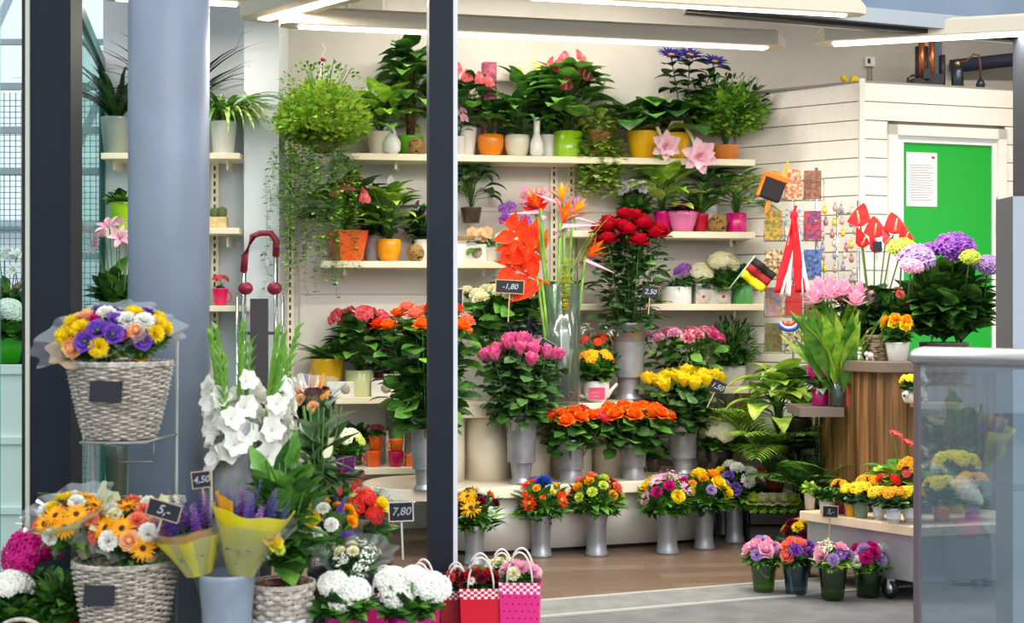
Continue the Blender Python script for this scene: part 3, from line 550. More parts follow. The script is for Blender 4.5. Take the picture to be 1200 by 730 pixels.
# ---- wood counter
ZC = 1.21
t = thing('shop_counter', 'wood-fronted service counter with grey-brown top behind the glass case', 'counter')
def cpoly(r): return [(1.99-r+.25*(1-math.cos(a)), 8.75-(.5+r)*math.sin(a)) for a in [i*PI/2/10 for i in range(11)]]+[(3.2, 8.22-r), (3.2, 9.2), (1.99-r, 9.2)]
WD = bpy.data.materials.new('counter_wood'); WD.use_nodes = True; nt = WD.node_tree; N = nt.nodes; L = nt.links; bs = N['Principled BSDF']; bs.inputs['Roughness'].default_value = .4
tc = N.new('ShaderNodeTexCoord'); mp = N.new('ShaderNodeMapping'); mp.inputs['Scale'].default_value = (26, 26, .9); n = N.new('ShaderNodeTexNoise'); n.inputs['Scale'].default_value = 1.1; n.inputs['Detail'].default_value = 4; n.inputs['Distortion'].default_value = .8; r_ = N.new('ShaderNodeValToRGB')
for i, (p_, c_) in enumerate([(.3, (66, 42, 24)), (.48, (122, 84, 48)), (.7, (168, 126, 78))]):
    e = r_.color_ramp.elements[i] if i < 2 else r_.color_ramp.elements.new(p_); e.position = p_; e.color = tuple(lin(x) for x in c_)+(1,)
L.new(tc.outputs['Object'], mp.inputs[0]); L.new(mp.outputs[0], n.inputs[0]); L.new(n.outputs['Fac'], r_.inputs[0]); L.new(r_.outputs[0], bs.inputs['Base Color'])
b = MB(); b.prism(cpoly(0), 0, ZC-.065); obj('wood_front', b.mesh('wood_front', WD, False), t)
b = MB(); b.prism(cpoly(.04), ZC-.065, ZC); bevel(obj('worktop', b.mesh('worktop', mat('worktop_taupe', (122, 106, 94), .4), False), t), .006)
b = MB(); b.box(2.3, 2.55, 8.02, 8.22, .95, .98); obj('bracket_shelf', b.mesh('bracket_shelf', mat('wood_pale', (168, 130, 88), .5), False), t)
b = MB(); b.box(1.72, 1.985, 8.5, 8.9, .87, .925); obj('side_shelf', b.mesh('side_shelf', mat('taupe_shelf', (118, 104, 96), .5), False), t)
# ---- low cart
ZK = .39
t = thing('display_cart', 'low rolling display cart with pale wood top and grey metal body', 'display cart')
KP = [(1.6, 7.92), (2.08, 7.31), (2.62, 7.45), (2.72, 7.95), (2.0, 8.12)]; cen = V(2.2, 7.75)
b = MB(); b.prism(KP, ZK-.05, ZK); bevel(obj('wood_top', b.mesh('wood_top', mat('birch', (232, 208, 176), .5, vary=.05, vscale=3), False), t), .004)
b = MB(); b.prism([tuple(cen+(V(*p)-cen)*.93) for p in KP], .1, ZK-.05); obj('body', b.mesh('body', mat('cart_metal', (176, 176, 180), .25, .5, .5), False), t)
for x, y in ((1.98, 7.45), (2.5, 7.6), (1.75, 7.9)):
    w_ = MB(); w_.lathe([(.012, -.016), (.044, -.016), (.05, -.008), (.05, .008), (.044, .016), (.012, .016)], 20, cap1=True); o = obj('wheel', w_.mesh('wheel', BLACK), t, (x, y, .05), (0, PI/2, .6))
    h = MB(); h.lathe([(.03, -.018), (.03, .018)], 16, cap1=True); obj('hub', h.mesh('hub', CHROME), o)
    h = MB(); h.box(-.02, .02, -.02, .02, .05, .1); obj('fork', h.mesh('fork', CHROME, False), t, (x, y, 0))
# ---- grey column box & glass case on the right
b = MB(); b.prism([(X(1167, 6.5), 6.5), (X(1187, 6.3), 6.3), (3.0, 6.4), (3.0, 7.0), (2.40, 7.0)], 0, Zp(232, 6.4)); b.m[2] = 1; struct('pillar_box', b, [mat('box_grey', (168, 178, 190), .5), mat('box_dark', (96, 98, 102), .5)])
b = MB(); b.box(2.80, 3.1, 7.75, 7.95, 0, 3.1); struct('trim_6', b, mat('post_black', (30, 34, 42), .5))
t = thing('glass_display_case', 'glass counter case with brushed metal top rail in the right foreground', 'display case')
A = V(1.682, 5.9, 0); Bv = V(2.35, 5.18, 0); u = (Bv-A).normalized(); w = V(-u.y, u.x, 0)
zr = 1.5-53*5.9/F
M = Matrix.Translation(A) @ Matrix(((u.x, w.x, 0, 0), (u.y, w.y, 0, 0), (0, 0, 1, 0), (0, 0, 0, 1)))
b = MB(); b.box(.01, .98, -.004, .004, .02, zr-.03, 0, M); obj('front_pane', b.mesh('front_pane', GLASSC, False), t)
b = MB(); b.box(-.012, .012, -.012, .012, 0, zr-.02, 0, M); obj('corner_post', b.mesh('corner_post', mat('post_mauve', (120, 106, 112), .4, .5, .3), False), t)
b = MB(); ring = lambda s0: [M @ V(s0, .05+.085*math.cos(a), zr+.028*math.sin(a)) for a in [i*2*PI/20 for i in range(20)]]
rows = [[M @ V(s0, .05+q*.085*math.cos(a), zr+q*.042*math.sin(a)) for a in [i*2*PI/20 for i in range(20)]] for s0, q in ((-.05, .02), (-.045, .5), (-.03, .8), (0, 1), (1, 1))]
b.grid(rows, True); obj('top_rail', b.mesh('top_rail', mat('rail_alu', (186, 184, 188), .3, .5, .6)), t)
b = MB(); b.box(.01, .98, -.01, .01, 0, .02, 0, M); obj('bottom_rail', b.mesh('bottom_rail', ALU, False), t)
b = MB(); b.box(.1, .98, .12, .3, .78, .786, 0, M); obj('glass_shelf', b.mesh('glass_shelf', GLASSV, False), t)
# ---- pendant luminaires: box with louvre + tube light below
def luminaire(lb, p, q, w=.2, e=70, em=5, wk=.05):
    p, q = V(*p), V(*q); d = q-p; Ln = d.length; a = math.atan2(d.y, d.x); c = (p+q)/2; t = thing('pendant_luminaire', lb, 'ceiling light', tuple(c), a)
    b = MB(); rows = []
    for x, k in ((-Ln/2, .55), (-Ln/2+.06, 1), (Ln/2-.06, 1), (Ln/2, .55)): rows.append([(x, -w/2*k, -.0), (x, -w/2*k, .075*k), (x, -w/3*k, .095*k), (x, w/3*k, .095*k), (x, w/2*k, .075*k), (x, w/2*k, 0)])
    b.grid(rows, True); b.face((0, 1, 2, 3, 4, 5)); b.face((18, 19, 20, 21, 22, 23)[::-1]); obj('housing', b.mesh('housing', LUM, False), t)
    b = MB(); b.box(-Ln/2+.1, Ln/2-.1, -w/2+wk, w/2-wk, -.01, -.001); obj('diffuser', b.mesh('diffuser', emat('tube_light_%d' % (em*10), (255, 246, 230), em), False), t)
    b = MB()
    for k in (-.4, .4):
        for s_ in (-1, 1): b.tube([(k*Ln+s_*.1, 0, .05), (k*Ln, 0, .35)], .002, 4)
        b.tube([(k*Ln, 0, .35), (k*Ln, 0, 4.2-c.z)], .002, 4)
    obj('hanging_wire', b.mesh('hanging_wire', WHITE), t)
    ld = bpy.data.lights.new('tube', 'AREA'); ld.shape = 'RECTANGLE'; ld.size = Ln-.22; ld.size_y = w-2*wk; ld.energy = e; ld.color = (1, .93, .82); lo = bpy.data.objects.new('tube', ld); COL.objects.link(lo); lo.parent = t; lo.location = (0, 0, -.014)
luminaire('longest pendant light crossing above the top shelf', (-1.24, 7.6, 3.03), (1.57, 8.27, 3.03), .17, 50)
luminaire('pendant light at upper left with a dark end cap', (-1.42, 7.8, 3.09), (-.42, 6.72, 3.09), .24, 20, 2.2, .085)
luminaire('pendant light at upper right above the cabin corner', (1.74, 8.15, 3.03), (3.1, 7.72, 3.03), .2, 36)
luminaire('pendant light just behind the facade beam at the top', (.0, 7.05, 3.06), (1.85, 7.5, 3.06), .13, 34)
for i, (lb, p, q) in enumerate([('pendant light over the wall left of the pier, above the picture', (-2.5, 8.6, 3.4), (-1.6, 8.8, 3.4)), ('pendant light over the cabin, above the picture', (2.4, 8.9, 3.75), (3.9, 9.2, 3.75)), ('pendant light near the back wall, above the picture', (-1.1, 9.0, 3.85), (1.3, 9.4, 3.85))]): luminaire(lb, p, q, .2, (18, 26, 40)[i])  # extra pendants out of view, added to light the interior
# ================================================================ interior plants and goods
def on(label, px, z, f0=9.6, off=.15, **k): return plant(label, px, SYF(px, off, f0), z, **k)
def ball(lb, px, z, r, D): 
    t = thing('woven_ball', lb, 'decorative ball', (X(px, D), D, z+r*D/F), 0, 'woven rattan balls on the shelves'); r = r*D/F; b = MB(); q = random.Random(px)
    for i in range(26):
        n = V(q.gauss(0, 1), q.gauss(0, 1), q.gauss(0, 1)).normalized(); a = n.orthogonal().normalized(); c = n.cross(a); off = n*q.uniform(-.5, .5)*r; rr = math.sqrt(r*r-off.length_squared)
        b.tube([off+a*rr*math.cos(j*PI/10)+c*rr*math.sin(j*PI/10) for j in range(21)], r*.06, 4)
    b.ball((0, 0, 0), r*.8, 1, 12, 8); obj('rattan', b.mesh('rattan', [mat('rattan', (176, 138, 78), .7), mat('rattan_dark', (84, 60, 34), .9)]), t); return t
W_, CRM, ORG, YEL, LIM, MAG = (240, 238, 232), (236, 230, 206), (250, 140, 10), (248, 192, 14), (150, 200, 24), (200, 8, 110)
# --- top shelf
on('peace lily with bright broad leaves in a cream tub, leftmost on the top shelf', 447, zS1, pk='taper', pw=36, ph=27, pc=(238, 226, 206), fol=BR(38, 50, 24, 36, 15), lm='b', blooms=[('spath', 'white', 4, 20, 50, 13)], name='peace_lily')
on('tall dark philodendron on a moss pole in a bright green pot beside the post', 481, zS1, off=.2, pk='taper', pw=30, ph=24, pc=(110, 200, 40), fol=[(BR(30, 110, 44, 30, 15, 'heart'), 'm'), (B(22, 110, 30, 20, 12, zc=.5), 'd')] if False else BR(34, 112, 46, 30, 16, 'spade', droop=1.3), lm='m', name='philodendron')
t = thing('moss_pole', 'brown moss pole inside the tall philodendron on the top shelf', 'plant support', (X(481, SYF(481, .2)), SYF(481, .2), zS1+.14)); b = MB(); b.lathe([(.03, 0), (.034, .2), (.03, .4), (.032, .58), (.01, .6)], 12, oval=1); obj('pole', b.mesh('pole', mat('moss', (92, 62, 36), .95, vary=.3, bump=.8)), t)
ball('woven rattan ball on the top shelf beside the post', 488, zS1, 10, SYF(488, .07))
D_ = SYF(459, .06); t = thing('swan_vase', 'small white swan shaped vase on the top shelf', 'vase', (X(459, D_), D_, zS1)); b = MB(); b.lathe([(.035, 0), (.06, .03), (.062, .08), (.04, .12), (.02, .14)], 20); obj('body', b.mesh('body', WHITE), t); b = MB(); b.tube([(.03, 0, .1), (.01, 0, .17), (-.03, 0, .2), (-.05, 0, .16)], .012, 8); obj('neck', b.mesh('neck', WHITE), t)
on('anthurium with coral red blooms in a white conical pot just right of the post', 545, zS1, pk='taper', pw=28, ph=34, pc=W_, fol=BR(44, 66, 22, 32, 15, 'heart'), lm='m', blooms=[('anth', 'coral', 5, 34, 74, 10)], name='anthurium')
on('small plant with pink orchid blooms at the post on the top shelf', 538, zS1, off=.07, pk='taper', pw=16, ph=22, pc=(236, 232, 226), fol=BR(14, 18, 8, 14, 6), lm='g', blooms=[('orchid', 'palepink', 5, 10, 34, 6)], name='potted_orchid')
on('leafy green plant in a bright orange round pot on the top shelf', 575, zS1, pk='round', pw=31, ph=26, pc=ORG, fol=BR(28, 42, 26, 24, 10), lm='m', name='potted_plant')
t_ = on('snake plant with upright leaves behind the orange round pot', 588, zS1, off=.24, pk='taper', pw=22, ph=20, pc=(120, 90, 60), fol=ST(16, 66, 7, up=3, droop=.25), lm='m', name='snake_plant')
on('fresh green spathiphyllum in a cream round pot on the top shelf', 606, zS1, pk='round', pw=30, ph=26, pc=CRM, fol=BR(34, 50, 40, 28, 8), lm='m', name='potted_plant')
on('tall slender calla plant behind the white bottle vase', 611, zS1, off=.25, pk='taper', pw=20, ph=20, pc=(90, 70, 50), fol=BR(22, 92, 12, 30, 11, 'heart', up=1.2), lm='d', blooms=[('spath', 'lime', 1, 6, 88, 9)], name='calla_plant')
D_ = SYF(629, .08); b = potmesh('bottle', 8*D_/F, 46*D_/F, potm(W_)); tag(obj('bottle_vase', b, None, (X(629, D_), D_, zS1)), 'slim white ceramic bottle vase on the top shelf', 'vase')
on('bushy dark plant in a white cylinder pot behind the bottle vase', 642, zS1, off=.22, pk='cyl', pw=24, ph=28, pc=W_, fol=B(28, 90, 150, 20, 8, zc=.4), lm='d', blooms=[('spath', 'lime', 4, 16, 84, 9)], name='potted_plant')
on('large anthurium with pink red blooms in a lime green pot', 666, zS1, pk='cyl', pw=35, ph=31, pc=LIM, fol=BR(48, 84, 34, 42, 21, 'heart'), lm='m', blooms=[('anth', 'coral', 8, 26, 92, 11)], name='anthurium')
on('feathery palm rising above the lime green pot', 672, zS1, off=.25, pk='cyl', pw=22, ph=24, pc=(150, 140, 120), fol=lambda s: f_palm(5, 92*s, 4, up=2.2, lw=.014), lm='m', name='parlour_palm')
on('variegated trailing ivy spilling from a brown wicker pot on the top shelf', 702, zS1, off=.1, pk='taper', pw=30, ph=32, pc=(150, 104, 40), fol=[(TR(70, 26, 78, 11, seed=3, ry=14), 'i'), (B(26, 34, 240, 10, 8, seed=4), 'i')], name='trailing_ivy')
D_ = SYF(705, .12); tag(obj('calla_flower', (lambda b: (b.leaf((0, 0, .0), (.1, 0, 1), .16, .09, .1, 'spade', .6, 6, 0), b.tube([(0, 0, -.3), (.02, 0, 0)], .006, 6, 1), b.mesh('calla_flower', [P['cream'], STEM]))[2])(MB()), None, (X(706, D_), D_, Zp(120, D_))), 'single cream calla bloom standing above the trailing ivy', 'flower')
on('large leaved begonia in a golden yellow pot on the top shelf', 753, zS1, pk='taper', pw=38, ph=33, pc=YEL, fol=BR(44, 40, 20, 40, 24, 'oval', droop=1.2), lm='m', name='potted_plant')
on('big leaved plant in the rounder yellow pot behind two pink blooms', 791, zS1, off=.14, pk='round', pw=34, ph=31, pc=YEL, fol=BR(42, 38, 16, 36, 22, 'oval', droop=1.1), lm='d', name='potted_plant')
on('bushy small-leaved plant in a terracotta pot at the right end of the top shelf', 850, zS1, pk='taper', pw=34, ph=18, pc=(214, 128, 52), fol=[(B(50, 78, 760, 10, 7, zc=.45), 'b'), (B(56, 96, 160, 8, 4, zc=.5, fill=.8), 'm')], name='potted_bush')
for i, (px, py, lb) in enumerate([(786, 66, 'dark blue artificial gerbera high above the yellow pots, left one'), (808, 66, 'dark blue artificial gerbera high above the yellow pots, middle one'), (837, 74, 'dark blue artificial gerbera high above the yellow pots, right one')]):
    D_ = SYF(800, .12); t = thing('blue_gerbera', lb, 'flower', (X(798+i*3, D_), D_, zS1+.2), 0, 'dark blue flowers above the top shelf'); tp = V(X(px, D_)-X(798+i*3, D_), -.02, Zp(py, D_)-zS1-.2)
    b = MB(); b.tube([(0, 0, 0), tp*.5+V(.01, 0, 0), tp], .004, 5); obj('stem', b.mesh('stem', STEM), t); b = MB()
    for k in range(9): b.leaf(tp*(.5+k*.052), (math.cos(k*2.4), math.sin(k*2.4), .25), .15, .11, .8, 'oval', .2, 5, k % 2)
    obj('leaves', b.mesh('leaves', [GD, GK]), t); put_bloom('gerbera', 'navy', t, tp, (.15, -.5, .8), .1)
for px, py, x0, y0, s_, lb in ((780, 171, 752, 124, 15, 'pink artificial bloom on a curved white stem, left one'), (819, 183, 797, 140, 18, 'pink artificial bloom on a curved white stem, lower right one')):
    D_ = SYF(px, -.06); t = thing('magnolia_bloom', lb, 'flower', (X(px, D_), D_, Zp(py, D_)), 0, 'pink blooms hanging over the top shelf'); s = D_/F
    b = MB(); a0 = V((x0-px)*s, .12, -(y0-py)*s); b.tube([a0+V(-.1, 0, -.12), a0+V(-.04, 0, .0), a0+V(.03, 0, 0), a0*.5+V(.02, 0, .02), (0, 0, 0)], .012, 7); obj('stem', b.mesh('stem', P['cream']), t); put_bloom('lotus', 'blush', t, (0, -.02, 0), (.1, -.8, -.1), s_*s*1.15)
D_ = SYF(573, .22); t = thing('gift_box', 'pink purple box standing high behind the orange pot plants', 'box', (X(573, D_), D_, zS1), .3); b = MB(); b.box(-.045, .045, -.04, .04, 0, .66); bevel(obj('box', b.mesh('box', mat('box_mauve', (176, 84, 110), .5, vary=.2, vscale=20), False), t)); b = MB(); b.box(-.0455, .0455, -.042, -.039, .25, .3); obj('ribbon', b.mesh('ribbon', mat('rib', (120, 50, 100), .5), False), t)
# --- left bay, second shelf
on('anthurium with pink red blooms in a square orange pot, left bay', 407, zA2, pk='square', pw=38, ph=36, pc=(246, 92, 14), rz=.5, fol=BR(48, 60, 24, 36, 20, 'heart'), lm='d', blooms=[('anth', 'coral', 7, 26, 62, 11)], name='anthurium')
on('grey ceramic pot with dark leaves behind the orange square pot', 438, zA2, off=.24, pk='taper', pw=24, ph=32, pc=(150, 148, 156), fol=B(26, 40, 60, 20, 9), lm='k', name='potted_plant')
on('peace lily with long leaves in a yellow orange round pot, left bay', 456, zA2, pk='round', pw=29, ph=26, pc=(244, 160, 20), fol=BR(40, 66, 40, 30, 9), lm='b', blooms=[('spath', 'white', 2, 30, 70, 10)], name='peace_lily')
ball('woven rattan ball on the second shelf beside the post', 487, zA2, 10, SYF(487, .07))
on('dark red-leaved plant in a pale pot at the post, left bay', 494, zA2, off=.2, pk='cyl', pw=20, ph=26, pc=(220, 214, 204), fol=B(20, 46, 50, 22, 9), lm='k', blooms=[('anth', 'violet', 2, 10, 44, 7)], name='potted_plant')
D_ = SYF(557, .2); t = plant('dark philodendron hanging its leaves beside the post above the white box', 552, D_, zA2+.27, 'taper', 26, 18, (70, 60, 50), BR(32, 62, 26, 24, 13, 'heart', droop=1.5), 'd', name='philodendron')
def ceram_box(lb, px, D, z, w, h, rose=True):
    s = D/F; t = thing('ceramic_planter', lb, 'planter', (X(px, D), D, z), R(6)); b = MB(); b.box(-w*s/2, w*s/2, 0, .09, 0, h*s); bevel(obj('box', b.mesh('box', potm((244, 238, 228)), False), t), .006)
    b = MB(); b.lathe([(min(w, h)*s*.3, 0), (min(w, h)*s*.3, .003), (.001, .004)], 16); obj('emblem', b.mesh('emblem', mat('emblem', (150, 158, 130), .6, c2=(206, 170, 160), vscale=60)), t, (w*s*.18, -.001, h*s/2), (PI/2, 0, 0)); return t
ceram_box('white ceramic planter with oval emblem right of the post', 552, SYF(552, .08), zA2, 36, 21)
t = thing('woven_wreath', 'small woven wreath lying on the white ceramic planter', 'wreath', (X(545, SYF(545, .12)), SYF(545, .12), zA2+21*D_/F+.02)); b = MB()
for k in range(9): b.tube([(.06*math.cos(a)*(1+.05*math.sin(a*5+k)), .03*math.sin(a), .02+.012*math.sin(a*4+k*1.3)) for a in [j*2*PI/18 for j in range(19)]], .004, 4)
obj('rattan', b.mesh('rattan', mat('rattan', (0, 0, 0))), t)
for i, (px, py, c, n, rr, lb) in enumerate([(605, 256, 'violet', 9, 15, 'violet orchid spray behind the bird of paradise flowers, left'), (597, 288, 'cream', 6, 11, 'cream orchid spray below the violet orchid'), (562, 272, 'peach', 5, 9, 'small peach orchid spray beside the white planter'), (626, 234, 'palepink', 7, 12, 'pale pink orchid spray above the heliconia'), (671, 242, 'lilac', 6, 10, 'lilac orchid spray behind the strelitzia')]):
    D_ = 9.55 if i != 2 else 9.75; zb = zA2 if i in (2,) else zA2-.02; s = D_/F; px0 = px+(-4, 8, 12, 4, 6)[i]; D_ = SYF(px, .14); s = D_/F
    zb = zA2 if px < 592 else 0
    if px >= 592: zb = zB3
    t = thing('orchid_plant', lb, 'orchid', (X(px0, D_), D_, zb), 0, None); pot(t, 'taper', 10*s, 17*s, potm((226, 220, 210))); tp = V((px-px0)*s, -.03, Zp(py, D_)-zb)
    b = MB(); b.tube([(0, 0, .08), (tp.x*.2, 0, tp.z*.6), tp+V(0, 0, .04)], .004, 5); obj('stem', b.mesh('stem', STEM), t); q = random.Random(i)
    for k in range(n): put_bloom('orchid', c, t, tp+V(q.uniform(-1, 1)*rr*s, q.uniform(-.03, .03), q.uniform(-1, 1)*rr*s), (q.uniform(-.5, .5), -1, q.uniform(0, .5)), 7.5*s)
    obj('foliage', f_broad(22*s, 14*s, 6, 26*s, 9*s, 'oval', droop=1.2, seed=i).mesh('foliage', [*LM['d'], STEM]), t, (0, 0, 15*s))
ceram_box('small white ceramic planter partly hidden behind the tall glass vase', 628, SYF(628, .09), zB3, 28, 19)
ceram_box('small white planter between the red roses and the grass pot', 722, SYF(722, .09), zB3, 24, 17)
# --- right bay, second shelf
on('white carnation bouquet in a dark pot on the right bay shelf', 745, zB2, pk='taper', pw=26, ph=22, pc=(60, 60, 50), fol=B(26, 26, 70, 14, 8), lm='d', blooms=[('mum', 'white', 9, 18, 34, 10)], name='potted_chrysanthemum')
on('dieffenbachia with yellow-green leaves in a magenta pot, left of the fluted pot', 776, zB2, pk='taper', pw=22, ph=24, pc=MAG, fol=BR(38, 54, 24, 38, 14, droop=.8), lm='y', name='dieffenbachia')
on('dark leaved plant in a pink fluted pot on the right bay shelf', 800, zB2, off=.1, pk='flute', pw=35, ph=24, pc=(226, 120, 170), fol=B(22, 12, 130, 8, 5), lm='K', name='potted_plant')
on('red glass pot with a spiky dracaena, beside the rattan ball', 821, zB2, pk='taper', pw=19, ph=22, pc=(190, 10, 50), fol=ST(34, 60, 5, up=1.4, droop=1.3), lm='m', name='dracaena')
ball('woven rattan ball between the red and the magenta pot', 841, zB2, 10.5, SYF(841, .1))
on('dieffenbachia with bright leaves in a magenta cylinder pot, rightmost', 863, zB2, pk='cyl', pw=24, ph=23, pc=MAG, fol=BR(32, 52, 30, 28, 11), lm='v', name='dieffenbachia')
on('white ribbed pot half hidden behind the rattan ball', 828, zB2, off=.24, pk='taper', pw=26, ph=34, pc=(222, 216, 206), fol=BR(30, 50, 16, 26, 10), lm='m', name='potted_plant')
# --- right bay, third shelf
on('grassy spider plant in a white pot on the third shelf', 793, zB3, pk='cyl', pw=35, ph=20, pc=W_, fol=ST(60, 38, 2.5, up=.7, droop=1.5), lm='g', name='spider_plant')
D_ = SYF(837, .1); s = D_/F; t = thing('planter_trough', 'pale trough with round motifs holding white hydrangeas', 'planter', (X(836, D_), D_, zB3), R(8)); b = MB(); b.box(-21*s, 21*s, 0, .13, 0, 24*s); bevel(obj('box', b.mesh('box', mat('trough_grey', (206, 204, 196), .5), False), t), .006)
b = MB(); b.box(-21.5*s, 21.5*s, -.004, .134, 17*s, 18.5*s); obj('rim_band', b.mesh('rim_band', mat('trough_band', (150, 150, 144), .5), False), t)
for k in (-12, 12): b = MB(); b.lathe([(8.5*s, 0), (8.5*s, .003), (.001, .004)], 20); o = obj('round_motif', b.mesh('round_motif', mat('motif', (228, 218, 206), .5)), t, (k*s, -.001, 8.5*s), (PI/2, 0, 0)); b = MB(); b.ball((0, 0, .006), .012, 0, 8, 4, .4); obj('motif_dot', b.mesh('motif_dot', P['coral']), o)
plant('white hydrangea in the pale trough, smaller left plant', 823, D_+.07, zB3+.06, None, 0, 8, None, B(18, 20, 40, 16, 10), 'd', [('mophead', 'cream', 1, 0, 20, 14)], name='hydrangea')
D__ = D_+.06; put_ = plant('white hydrangea in the pale trough, larger right plant', 846, D__, zB3+.06, None, 0, 8, None, B(26, 24, 60, 18, 12), 'd', [('mophead', 'cream', 3, 12, 34, 13)], name='hydrangea')
on('green mottled pot at the right end of the third shelf', 870, zB3, pk='cyl', pw=24, ph=26, pc=(86, 160, 84), fol=B(22, 26, 60, 14, 7), lm='d', name='potted_plant')
on('violet orchid behind the white pot on the third shelf', 800, zB3, off=.22, pk='taper', pw=18, ph=18, pc=(200, 190, 180), fol=B(14, 14, 20, 14, 7), lm='d', blooms=[('orchid', 'violet', 4, 8, 30, 8)], name='orchid_plant')
# --- left bay, third shelf
on('dark spiky plant in a big yellow pot, left bay third shelf', 383, zA3, pk='taper', pw=40, ph=44, pc=(228, 178, 14), fol=ST(50, 52, 7, up=1.0, droop=1.1), lm='d', name='potted_plant')
on('kalanchoe with red pink blooms in a pale green pot, left bay', 421, zA3, pk='cyl', pw=34, ph=30, pc=(214, 218, 158), fol=BR(44, 58, 46, 26, 14), lm='d', blooms=[('kalflat', 'coral', 7, 34, 74, 11)], name='kalanchoe')
on('dark plant with burgundy blooms behind the pale green pot', 452, zA3, off=.22, pk='taper', pw=26, ph=26, pc=(120, 60, 50), fol=B(32, 62, 110, 18, 9, zc=.4), lm='d', blooms=[('carn', 'burg', 5, 22, 64, 8)], name='potted_plant')
ceram_box('white ceramic planter with round emblem in front of the yellow pot', 399, SYF(399, .03), zA3, 32, 18)
ceram_box('tall white ceramic planter beside the hanging roses, left bay', 448, SYF(448, .04), zA3, 26, 21)
plant('magenta flowering plant in a white planter beside the orange roses', 459, SYF(459, .12), zA3, 'square', 20, 26, W_, BR(18, 24, 12, 16, 8), 'm', [('lisi', 'magenta', 6, 14, 34, 7)], name='potted_plant')
# --- right bay low shelves
on('asparagus fern in a white round pot at the right shelf end', 858, zB4, pk='round', pw=32, ph=24, pc=(226, 220, 206), fol=[(B(36, 62, 420, 9, 3, zc=.35, fill=.3, stems=26), 'd'), (B(24, 34, 60, 12, 8), 'm')], blooms=[('kalflat', 'orred', 1, 12, 34, 4)], name='asparagus_fern')
D_ = SYF(862, .2); t = thing('grass_sheaf', 'sheaf of orange brown grass on the lowest right shelf', 'dried grass', (X(858, D_), D_, zB5)); obj('blades', f_strap(90, 88*D_/F, 3*D_/F, up=3.2, droop=.9, seed=8, upv=1.4).mesh('blades', [mat('straw', (176, 112, 30), .7), mat('straw2', (150, 150, 60), .7), STEM]), t)
on('yellow pot of reddish plant on the lowest right shelf', 861, zB5, off=.1, pk='taper', pw=24, ph=14, pc=(236, 190, 20), fol=B(18, 22, 50, 14, 5), lm='K', name='potted_plant')
# --- low left shelf with mugs
def mug(lb, px, D, z, w, h, c, hs=-1, name='mug', par=None):
    s = D/F; t = thing(name, lb, 'mug', (X(px, D), D, z)); obj('cup', potmesh('taper', w*s/2, h*s, potm(c)), t); b = MB(); r = h*s*.3
    b.tube([(hs*(w*s*.46+r*math.sin(a)*.9), 0, h*s*.52+r*math.cos(a)) for a in [j*PI/8 for j in range(9)]], .006, 6); obj('handle', b.mesh('handle', potm(c)), t); return t
Dm = SYF(460, .06)
mug('orange mug at the front left of the low shelf', 438, Dm, zA4, 18, 19, (244, 96, 10)); s = Dm/F
plant('small red flowered plant in an orange pot stacked on the orange mug', 440, Dm, zA4+19.4*s, 'taper', 17, 18, (232, 96, 20), B(13, 10, 60, 7, 4), 'd', [('kalflat', 'burg', 6, 10, 12, 4)], name='potted_plant')
mug('magenta mug on the low shelf below an orange cup', 464, Dm, zA4, 19, 18, (204, 6, 90), 1)
mug('orange cup stacked on the magenta mug', 465, Dm, zA4+18.4*s, 17, 14, (244, 110, 16), -1)
t = thing('square_tealight_cube', 'orange square candle cube at the right of the low shelf', 'candle', (X(483, Dm), Dm, zA4), .2); b = MB(); b.box(-7*s, 7*s, 0, .08, 0, 14*s); bevel(obj('cube', b.mesh('cube', potm((240, 112, 36)), False), t)); b = MB(); b.lathe([(.02, 0), (.02, .004), (.001, .005)], 12); obj('wax', b.mesh('wax', P['cream']), t, (0, .04, 14*s))
t = thing('picture_card', 'cream card with a drawn arch standing behind the mugs', 'card', (X(463, Dm+.13), Dm+.13, zA4)); b = MB(); b.box(-11*s, 11*s, 0, .006, 0, 40*s); obj('card', b.mesh('card', mat('card_cream', (220, 208, 180), .7), False), t); b = MB(); b.tube([(6*s*math.cos(a), -.002, 24*s+8*s*math.sin(a)) for a in [j*PI/10 for j in range(11)]], .004, 4); obj('drawn_arch', b.mesh('drawn_arch', GG), t)
vase('dark green glass bottle at the right end of the low shelf', 492, SYF(492, .14), zA4, 'bottle', 12, 52, glassmat('bottle_green', (70, 110, 60), .1, .03, .25, (30, 60, 20)), 'glass_bottle', 'bottle')
vase('green grey bowl vase at the back of the low shelf', 465, SYF(465, .24), zA4, 'round', 26, 66, potm((92, 104, 92)))
on('plant with dark stems at the left of the low shelf', 416, zA4, off=.2, pk='taper', pw=22, ph=24, pc=(70, 64, 60), fol=B(24, 30, 60, 16, 8), lm='k', name='potted_plant')
